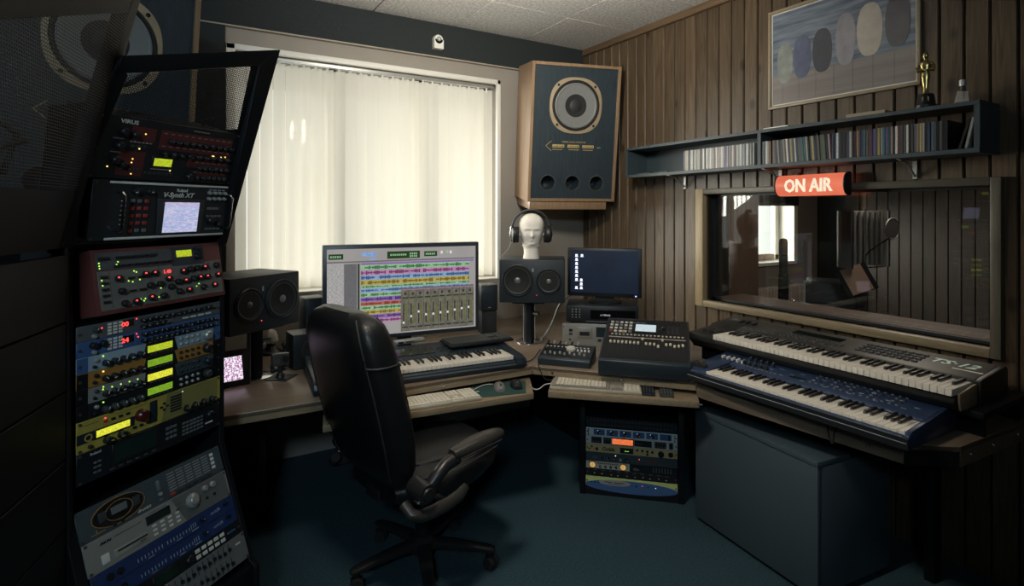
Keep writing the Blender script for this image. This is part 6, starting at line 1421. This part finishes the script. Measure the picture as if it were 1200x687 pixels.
# seat: rings from back to front
rg = []
for k in range(17):
    y = 0.24 - 0.52 * k / 16; u_ = k / 16; e_ = min(1, math.sin(math.pi * (0.10 + 0.80 * u_)) ** 0.4)
    cz = 0.440 + 0.040 * u_ - 0.035 * max(0, u_ - 0.8) * 5 * 0.5
    rg.append([(x, y, z) for x, z in srect(0, cz, 0.268 * e_, 0.068 * e_, 28, 0.6)])
st_ = MB().loft(rg).build('seat', LEATHER, ch, smooth=True)
rg = []
for k in range(13):
    y = 0.14 - 0.38 * k / 12; u_ = k / 12; e_ = math.sin(math.pi * (0.10 + 0.80 * u_)) ** 0.5
    rg.append([(x, y, z) for x, z in srect(0, 0.503 + 0.034 * u_, 0.18 * e_, 0.032 * e_, 20, 0.7)])
MB().loft(rg).build('seat_cushion', LEATHER, ch, smooth=True)
for sx in (-1, 1):
    for dz_, of in ((0.048, 0.225), (0.040, 0.245)):
        MB().tube([(sx * of * min(1, 0.9 + 0.1 * math.sin(math.pi * k / 10)), 0.19 - 0.43 * k / 10, 0.445 + 0.036 * k / 10 + dz_) for k in range(11)], 0.0035, 6).build('seat_seam', SEAM, st_, smooth=True)
# arms: padded top, upright, pivot and lower rail
for sx in (-1, 1):
    x = 0.318 * sx
    rg = []
    for k in range(13):
        u_ = k / 12; y = 0.085 - 0.255 * u_; e_ = math.sin(math.pi * (0.06 + 0.88 * u_)) ** 0.35
        rg.append([(px, y, pz) for px, pz in srect(x, 0.612 + 0.016 * u_, 0.043 * e_, 0.028 * e_, 16, 0.75)])
    pad = MB().loft(rg).build('arm_pad', TANL, ch, smooth=True)
    MB().tube([(x + 0.041 * sx, 0.06 - 0.20 * k / 8, 0.604 + 0.013 * k / 8) for k in range(9)], 0.003, 6).build('pad_seam', SEAM, pad, smooth=True)
    MB().tube([(x, 0.06, 0.592), (x, 0.115, 0.582), (x, 0.165, 0.545), (x - 0.01 * sx, 0.205, 0.50), (x - 0.01 * sx, 0.235, 0.47)], [0.026, 0.027, 0.025, 0.025, 0.022], 10).build('arm_upright', CP, ch, smooth=True)
    MB().cyl((x - 0.06 * sx, 0.215, 0.512), (x + 0.028 * sx, 0.215, 0.512), 0.040, 0.034, 20).cyl((x + 0.028 * sx, 0.215, 0.512), (x + 0.034 * sx, 0.215, 0.512), 0.024, 0.020, 16).build('arm_pivot', CP, ch, smooth=True)
    MB().tube([(x - 0.05 * sx, 0.27, 0.47), (x - 0.015 * sx, 0.262, 0.44), (x, 0.23, 0.427), (x, 0.17, 0.425), (x, 0.10, 0.430), (x, 0.05, 0.442), (x - 0.005 * sx, 0.01, 0.462)], [0.020, 0.022, 0.024, 0.025, 0.025, 0.024, 0.016], 12).build('lower_rail', TANL, ch, smooth=True)
    MB().cyl((x - 0.09 * sx, 0.10, 0.425), (x, 0.10, 0.43), 0.014, n=10).build('rail_bracket', CP, ch, smooth=True)
# mechanism and base
MB().box(-0.11, 0.11, -0.12, 0.14, 0.345, 0.385).box(-0.05, 0.05, 0.10, 0.25, 0.38, 0.43).build('tilt_mechanism', CP, ch, bevel=0.01)
MB().cyl((0, 0, 0.09), (0, 0, 0.22), 0.032, n=16).cyl((0, 0, 0.22), (0, 0, 0.35), 0.02, n=16).build('gas_lift', BLKM, ch, smooth=True)
MB().lathe([(0.05, 0.07), (0.058, 0.085), (0.055, 0.125), (0.036, 0.14)], 20).build('hub', CP, ch, smooth=True)
for k in range(5):
    an = math.radians(180 - 77) - R(90 - (124 + 72 * k))  # bearing of each spoke
    br = R(124 + 72 * k) ; dx, dy = math.sin(br), math.cos(br)
    # world direction to chair space
    rz = R(180 - 77); lx = dx * math.cos(rz) + dy * math.sin(rz); ly = -dx * math.sin(rz) + dy * math.cos(rz)
    sp = []
    for u_, w_, h_, z in ((0.03, 0.030, 0.022, 0.105), (0.12, 0.028, 0.019, 0.102), (0.22, 0.025, 0.015, 0.093), (0.29, 0.024, 0.012, 0.084), (0.315, 0.016, 0.008, 0.080)):
        sp.append([(lx * u_ - ly * a_, ly * u_ + lx * a_, z + b_) for a_, b_ in srect(0, 0, w_, h_, 12, 0.7)])
    MB().loft(sp).build('base_arm', CP, ch, smooth=True)
    cx_, cy_ = lx * 0.295, ly * 0.295
    cs_ = MB().box(-0.006, 0.006, -0.02, 0.02, 0.028, 0.055).cyl((0, 0, 0.04), (0, 0, 0.078), 0.007, n=8).build('caster', CP, ch, loc=(cx_, cy_, 0), rot=(0, 0, random.uniform(0, 3)))
    for s2 in (-1, 1): MB().cyl((0.007 * s2, 0.006, 0.027), (0.024 * s2, 0.006, 0.027), 0.027, 0.025, 18).build('caster_wheel', RUB, cs_, smooth=True)

# ================================================================== WALL SHELF WITH DISC CASES
SHM = mat('slate_blue_shelf', (0.040, 0.058, 0.068), 0.45, 0, 0.1, 40)
sh = thing('wall_shelf', 'long slate-blue wall shelf filled with disc cases above the booth window', 'shelf', (2.73, 1.961, 1.782), 270)
HW = 1.019; SHH = 0.21
MB().box(-HW, HW, 0, 0.197, 0, 0.02).build('bottom_board', SHM, sh, bevel=0.001, seg=1)
MB().box(-HW, HW, 0, 0.197, SHH - 0.018, SHH).build('top_board', SHM, sh, bevel=0.001, seg=1)
for x in (-HW, 0.029, HW - 0.02): MB().box(x, x + 0.02, 0.002, 0.197, 0.02, SHH - 0.018).build('upright_board', SHM, sh)
MB().box(-HW + 0.02, 0.029, 0.19, 0.197, 0.02, SHH - 0.018).build('back_board', SHM, sh)
MB().box(-0.52, 0.029, 0.165, 0.185, 0.155, SHH - 0.018).build('back_batten', SHM, sh)
for y in (2.61, 1.92, 1.25):
    br_ = MB().box(-0.006, 0.006, 0.03, 0.197, -0.004, 0.0).box(-0.009, 0.009, 0.188, 0.197, -0.085, 0.0)
    br_.build('bracket', SILV, sh, loc=(1.961 - y, 0, 0))
    MB().tube([(1.961 - y, 0.05, -0.004), (1.961 - y, 0.12, -0.018), (1.961 - y, 0.19, -0.075)], 0.005, 6).build('bracket_brace', SILV, sh, smooth=True)
cdc = {'white': (0.52, 0.50, 0.47), 'pale grey': (0.27, 0.27, 0.26), 'dark grey': (0.075, 0.078, 0.08), 'black': (0.012, 0.012, 0.014), 'navy blue': (0.035, 0.045, 0.08), 'sky blue': (0.15, 0.21, 0.27), 'teal': (0.04, 0.11, 0.12), 'dark red': (0.13, 0.035, 0.03), 'yellow': (0.34, 0.27, 0.10), 'green': (0.05, 0.13, 0.06), 'orange': (0.26, 0.13, 0.06), 'purple': (0.11, 0.07, 0.18), 'brown': (0.12, 0.075, 0.045), 'pink': (0.27, 0.19, 0.19)}
cdm = {}
for nme, c in cdc.items():
    m = mat('spine_' + nme.replace(' ', '_'), c, 0.35, 0, 0.55, 260, stretch=(1, 1, 0.5), rand=0.25)
    b = MB(); b.box(-0.0049, 0.0049, 0.0, 0.141, 0, 0.124)
    cdm[nme] = b.mesh('disc_case', m, bevel=0.0008, seg=1)
def cd(nme, where, Y, lean=0.0, deep=0.0, grp=None, lab=None, z=1.8024):
    o = link('disc_case', cdm[nme], None, (2.738 + deep, Y, z), (0, 0, 0))
    o.rotation_euler = Euler((lean, 0, R(180 - 270)), 'XYZ')
    o.matrix_world = Matrix.Translation((2.738 + deep, Y, z)) @ Matrix.Rotation(R(-90), 4, 'Z') @ Matrix.Rotation(lean, 4, 'Y')
    tag(o, lab or f'disc case with {nme} spine in the {where} of the wall shelf', 'disc case', grp or f'{nme} disc cases in the {where}')
random.seed(5)
palL = ['white'] * 6 + ['pale grey'] * 8 + ['dark grey'] * 3 + ['sky blue'] * 2 + ['purple', 'teal', 'brown', 'pink', 'yellow', 'black']
Y = 2.452
while Y > 1.955: cd(random.choice(palL), 'left compartment', Y, deep=random.uniform(0, 0.004)); Y -= 0.0104
palR = ['white'] * 3 + ['pale grey'] * 5 + ['dark grey'] * 6 + ['black'] * 6 + ['navy blue'] * 4 + ['sky blue'] * 2 + ['teal'] * 2 + ['dark red', 'yellow', 'yellow', 'green', 'orange', 'purple', 'brown', 'pink']
Y = 1.914; k = 0
while Y > 1.055:
    lean = -0.07 if 6 < k < 36 else 0.0
    if k == 6: Y -= 0.010
    if k == 36: Y -= 0.004
    cd(random.choice(palR if Y > 1.10 else ['black', 'dark grey', 'black']), 'right compartment', Y, lean, random.uniform(0, 0.004), z=1.8028 if lean else 1.8024); Y -= 0.0104; k += 1
cd('black', 'right compartment', 1.012, 0.28, 0.0, 'leaning disc cases', 'black disc case leaning at the right end of the shelf beside the pale one', z=1.804)
cd('pale grey', 'right compartment', 0.990, 0.20, 0.0, 'leaning disc cases', 'pale disc case leaning rightmost on the wall shelf', z=1.804)
for k, (Y, wv) in enumerate(((2.84, 0.07), (2.68, 0.06))):
    p = thing('flat_disc_case', ('disc case lying flat in the empty left end of the wall shelf', 'disc case lying flat nearest the standing pale ones')[k], 'disc case', (2.77, Y, 1.802), 270)
    MB().box(-wv, wv, -0.01, 0.12, 0, 0.009).build('case', DGREY, p, bevel=0.001); MB().box(-wv + 0.004, wv - 0.004, -0.006, 0.116, 0.009, 0.0095).build('cover', GREY, p)
zt = 1.782 + SHH
p = thing('trophy', 'gold figure trophy on a black base on top of the wall shelf', 'trophy', (2.82, 1.165, zt), 250)
MB().lathe([(0.044, 0), (0.044, 0.012), (0.040, 0.014), (0.040, 0.02), (0.036, 0.024), (0.030, 0.066), (0.026, 0.070)], 28).build('base', BLK, p, smooth=True)
MB().box(-0.012, 0.012, -0.0365, -0.030, 0.032, 0.05, M=Matrix.Rotation(R(-6), 4, 'X')).build('plate', GOLDP, p)
GM = mat('polished_gold', (0.55, 0.42, 0.17), 0.25, 0.9, 0.08)
fg = MB()
fg.loft([[(x, y, z) for x, y in srect(0, 0, a_, b_, 14, 0.8)] for z, a_, b_ in ((0.070, 0.016, 0.014), (0.078, 0.011, 0.009), (0.10, 0.010, 0.009), (0.125, 0.0135, 0.011), (0.148, 0.017, 0.012), (0.160, 0.016, 0.012), (0.172, 0.0135, 0.010), (0.188, 0.019, 0.0125), (0.202, 0.0225, 0.013), (0.212, 0.018, 0.011), (0.217, 0.0075, 0.0075), (0.224, 0.0065, 0.007), (0.232, 0.0105, 0.0115), (0.243, 0.0110, 0.0125), (0.251, 0.0075, 0.009), (0.255, 0.002, 0.003))])
fg.build('figure', GM, p, smooth=True)
for sx in (-1, 1): MB().tube([(0.021 * sx, 0, 0.205), (0.030 * sx, -0.002, 0.185), (0.028 * sx, -0.012, 0.170), (0.010 * sx, -0.018, 0.172), (0.003 * sx, -0.018, 0.174)], [0.007, 0.0065, 0.006, 0.005, 0.004], 8).build('arm', GM, p, smooth=True)
MB().box(-0.0012, 0.0012, -0.021, -0.017, 0.085, 0.180).build('staff', GM, p)
p = thing('miniature_bottle', 'small glass bottle with a paper tag near the right end of the wall shelf', 'bottle', (2.84, 1.038, zt), 250)
MB().lathe([(0.020, 0), (0.022, 0.006), (0.022, 0.050), (0.012, 0.066), (0.009, 0.072), (0.009, 0.088)], 18).build('body', mat('smoky_bottle', (0.10, 0.08, 0.08), 0.1, coat=0.5), p, smooth=True)
MB().lathe([(0.012, 0.084), (0.0125, 0.09), (0.012, 0.108), (0.009, 0.111)], 16).build('cap', SILV, p, smooth=True)
MB().box(-0.030, 0.002, -0.026, -0.025, 0.004, 0.056, M=Matrix.Rotation(R(12), 4, 'Y')).box(0.003, 0.022, -0.026, -0.025, 0.004, 0.056, M=Matrix.Rotation(R(-4), 4, 'Y')).build('paper_tag', mat('cream_paper', (0.55, 0.50, 0.42), 0.7), p)
MB().lathe([(0.0225, 0.01), (0.0225, 0.04)], 18).build('label', RED, p)
p = thing('flat_box', 'thin cream box lying on the wall shelf below the poster', 'box', (2.80, 1.385, zt), 268)
MB().box(-0.085, 0.085, -0.05, 0.06, 0, 0.017).build('box_body', mat('cream_card', (0.36, 0.29, 0.20), 0.7), p, bevel=0.001, seg=1); MB().box(-0.08, 0.08, -0.045, 0.055, 0.017, 0.0185).build('lid', mat('cream_card', (0.36, 0.29, 0.20), 0.7), p)
p = thing('paper_booklet', 'white booklet lying flat on the wall shelf above the pale cases', 'booklet', (2.80, 1.83, zt), 272)
MB().box(-0.075, 0.075, -0.06, 0.05, 0, 0.003).build('cover', WHITE, p)
MB().box(-0.073, 0.073, -0.058, 0.05, 0.003, 0.007).box(-0.070, 0.01, -0.05, 0.04, 0.007, 0.0085).build('pages', CREAM, p)

# poster: a plain generic print in the same place, size and colours
po = thing('framed_poster', 'framed poster in dull blues and tans on the plank wall', 'poster', (WX - 0.002, 1.607, 2.128), 270)
PWd, PHt = 0.766, 0.556
fm = wood('light_frame_wood', (0.30, 0.23, 0.15), (0.38, 0.30, 0.20), 'X', 5, 0.4)
b = MB(); e_ = 0.016; w2_ = PWd / 2
b.box(-w2_, w2_, -0.018, 0, 0, e_); b.box(-w2_, w2_, -0.018, 0, PHt - e_, PHt); b.box(-w2_, -w2_ + e_, -0.018, 0, e_, PHt - e_); b.box(w2_ - e_, w2_, -0.018, 0, e_, PHt - e_); b.build('frame', fm, po, bevel=0.002)
MB().box(-w2_ + e_, w2_ - e_, -0.006, -0.001, e_, PHt - e_).build('backing', CREAM, po)
pm = bpy.data.materials.new('poster_print'); n, l = nodes_of(pm); bs_ = n['Principled BSDF']; bs_.inputs['Roughness'].default_value = 0.3
tc = n.new('ShaderNodeTexCoord'); mp = n.new('ShaderNodeMapping'); mp.inputs['Scale'].default_value = (1.5, 1, 12); l.new(tc.outputs['Object'], mp.inputs['Vector'])
nz = n.new('ShaderNodeTexNoise'); nz.inputs['Scale'].default_value = 3; nz.inputs['Detail'].default_value = 5; l.new(mp.outputs['Vector'], nz.inputs['Vector'])
rp = n.new('ShaderNodeValToRGB'); rp.color_ramp.elements[0].position = 0.35; rp.color_ramp.elements[0].color = (0.095, 0.125, 0.18, 1); rp.color_ramp.elements[1].position = 0.7; rp.color_ramp.elements[1].color = (0.30, 0.35, 0.41, 1)
l.new(nz.outputs['Fac'], rp.inputs['Fac']); l.new(rp.outputs['Color'], bs_.inputs['Base Color'])
MB().box(-w2_ + 0.024, w2_ - 0.024, -0.0068, -0.006, 0.024, PHt - 0.024).build('print_upper', pm, po)
MB().box(-w2_ + 0.024, w2_ - 0.024, -0.0074, -0.0067, 0.024, 0.185).build('print_lower', wood('print_tan', (0.22, 0.19, 0.18), (0.31, 0.27, 0.25), 'X', 3, 0.3), po)
rects(po, [(-0.30 + 0.095 * k, -0.2985 + 0.095 * k, 0.03, 0.18) for k in range(7)], mat('print_line', (0.08, 0.07, 0.07), 0.4), 'print_lines', -0.0078, th=0.0005)
b = MB(); cols = [mat('print_shape_a', (0.30, 0.32, 0.29), 0.3, var=0.5, scale=18), mat('print_shape_b', (0.12, 0.14, 0.22), 0.3, var=0.5, scale=18), mat('print_shape_c', (0.055, 0.06, 0.075), 0.3, var=0.4, scale=18), mat('print_shape_d', (0.33, 0.31, 0.34), 0.3, var=0.4, scale=18), mat('print_shape_e', (0.56, 0.49, 0.41), 0.3, var=0.3, scale=18), mat('print_shape_f', (0.08, 0.075, 0.09), 0.3, var=0.4, scale=18)]
for k, (x, w_, zb, zt_) in enumerate(((-0.285, 0.046, 0.135, 0.36), (-0.185, 0.05, 0.145, 0.38), (-0.075, 0.052, 0.155, 0.385), (0.045, 0.05, 0.165, 0.43), (0.16, 0.06, 0.185, 0.445), (0.285, 0.055, 0.20, 0.45))):
    n_ = 28; pts = [(x + w_ * math.copysign(abs(math.cos(2 * math.pi * i / n_)) ** 0.7, math.cos(2 * math.pi * i / n_)), (zb + zt_) / 2 + (zt_ - zb) / 2 * math.sin(2 * math.pi * i / n_)) for i in range(n_)]
    b.prism(pts, 0.0075, 0.0080 + 0.00005 * k, k, Matrix(((1, 0, 0, 0), (0, 0, -1, 0), (0, 1, 0, 0), (0, 0, 0, 1))))
b.build('print_shapes', cols, po)

# lit sign
oa = thing('on_air_sign', 'glowing orange ON AIR sign above the booth window', 'sign', (WX - 0.053, 1.707, 1.6295), 270)
SG = glow('orange_sign_glow', (0.80, 0.18, 0.095), 1.0, (0.72, 0.15, 0.078), 4)
nA = 14; arc = [(-0.050 * math.sin(math.pi * i / nA) ** 0.8, 0.0565 - 0.0565 * math.cos(math.pi * i / nA)) for i in range(nA + 1)]
sgn = MB().prism([(0.015, 0.113), (0.015, 0.0)] + arc, -0.182, 0.182, M=MX).build('light_cover', SG, oa, smooth=True)
arc2 = [(-0.053 * math.sin(math.pi * i / nA) ** 0.8, 0.0565 - 0.0600 * math.cos(math.pi * i / nA)) for i in range(nA + 1)]
for x0, x1 in ((-0.19, -0.182), (0.182, 0.19)): MB().prism([(0.016, 0.1165), (0.016, -0.003)] + arc2, x0, x1, M=MX).build('end_cap', BLK, oa, bevel=0.003)
SGW = glow('white_sign_letters', (1.0, 0.86, 0.62), 1.0)
text('ON AIR', oa, 0.0, 0.022, 0.094, SGW, y=-0.0512, align='CENTER', bold=0.0025, sx=0.80, ext=0.003)
MB().cyl((-0.06, -0.02, 0.11), (-0.06, -0.02, 0.125), 0.012, n=10).build('fixing', BLK, oa)

# convert all lettering in one pass
bpy.context.view_layer.update()
dg = bpy.context.evaluated_depsgraph_get()
cache = []
for o in FONTS:
    me = bpy.data.meshes.new_from_object(o.evaluated_get(dg)); cache.append((o, me))
for o, me in cache:
    nm = o.name; par, lc, rt_, sc_ = o.parent, o.location.copy(), o.rotation_euler.copy(), o.scale.copy()
    lab = o.get('label'); cu_ = o.data
    bpy.data.objects.remove(o); bpy.data.curves.remove(cu_)
    me.name = 'lettering'
    n2 = link('lettering', me, par, lc, rt_); n2.scale = sc_
    if lab: n2['label'] = lab
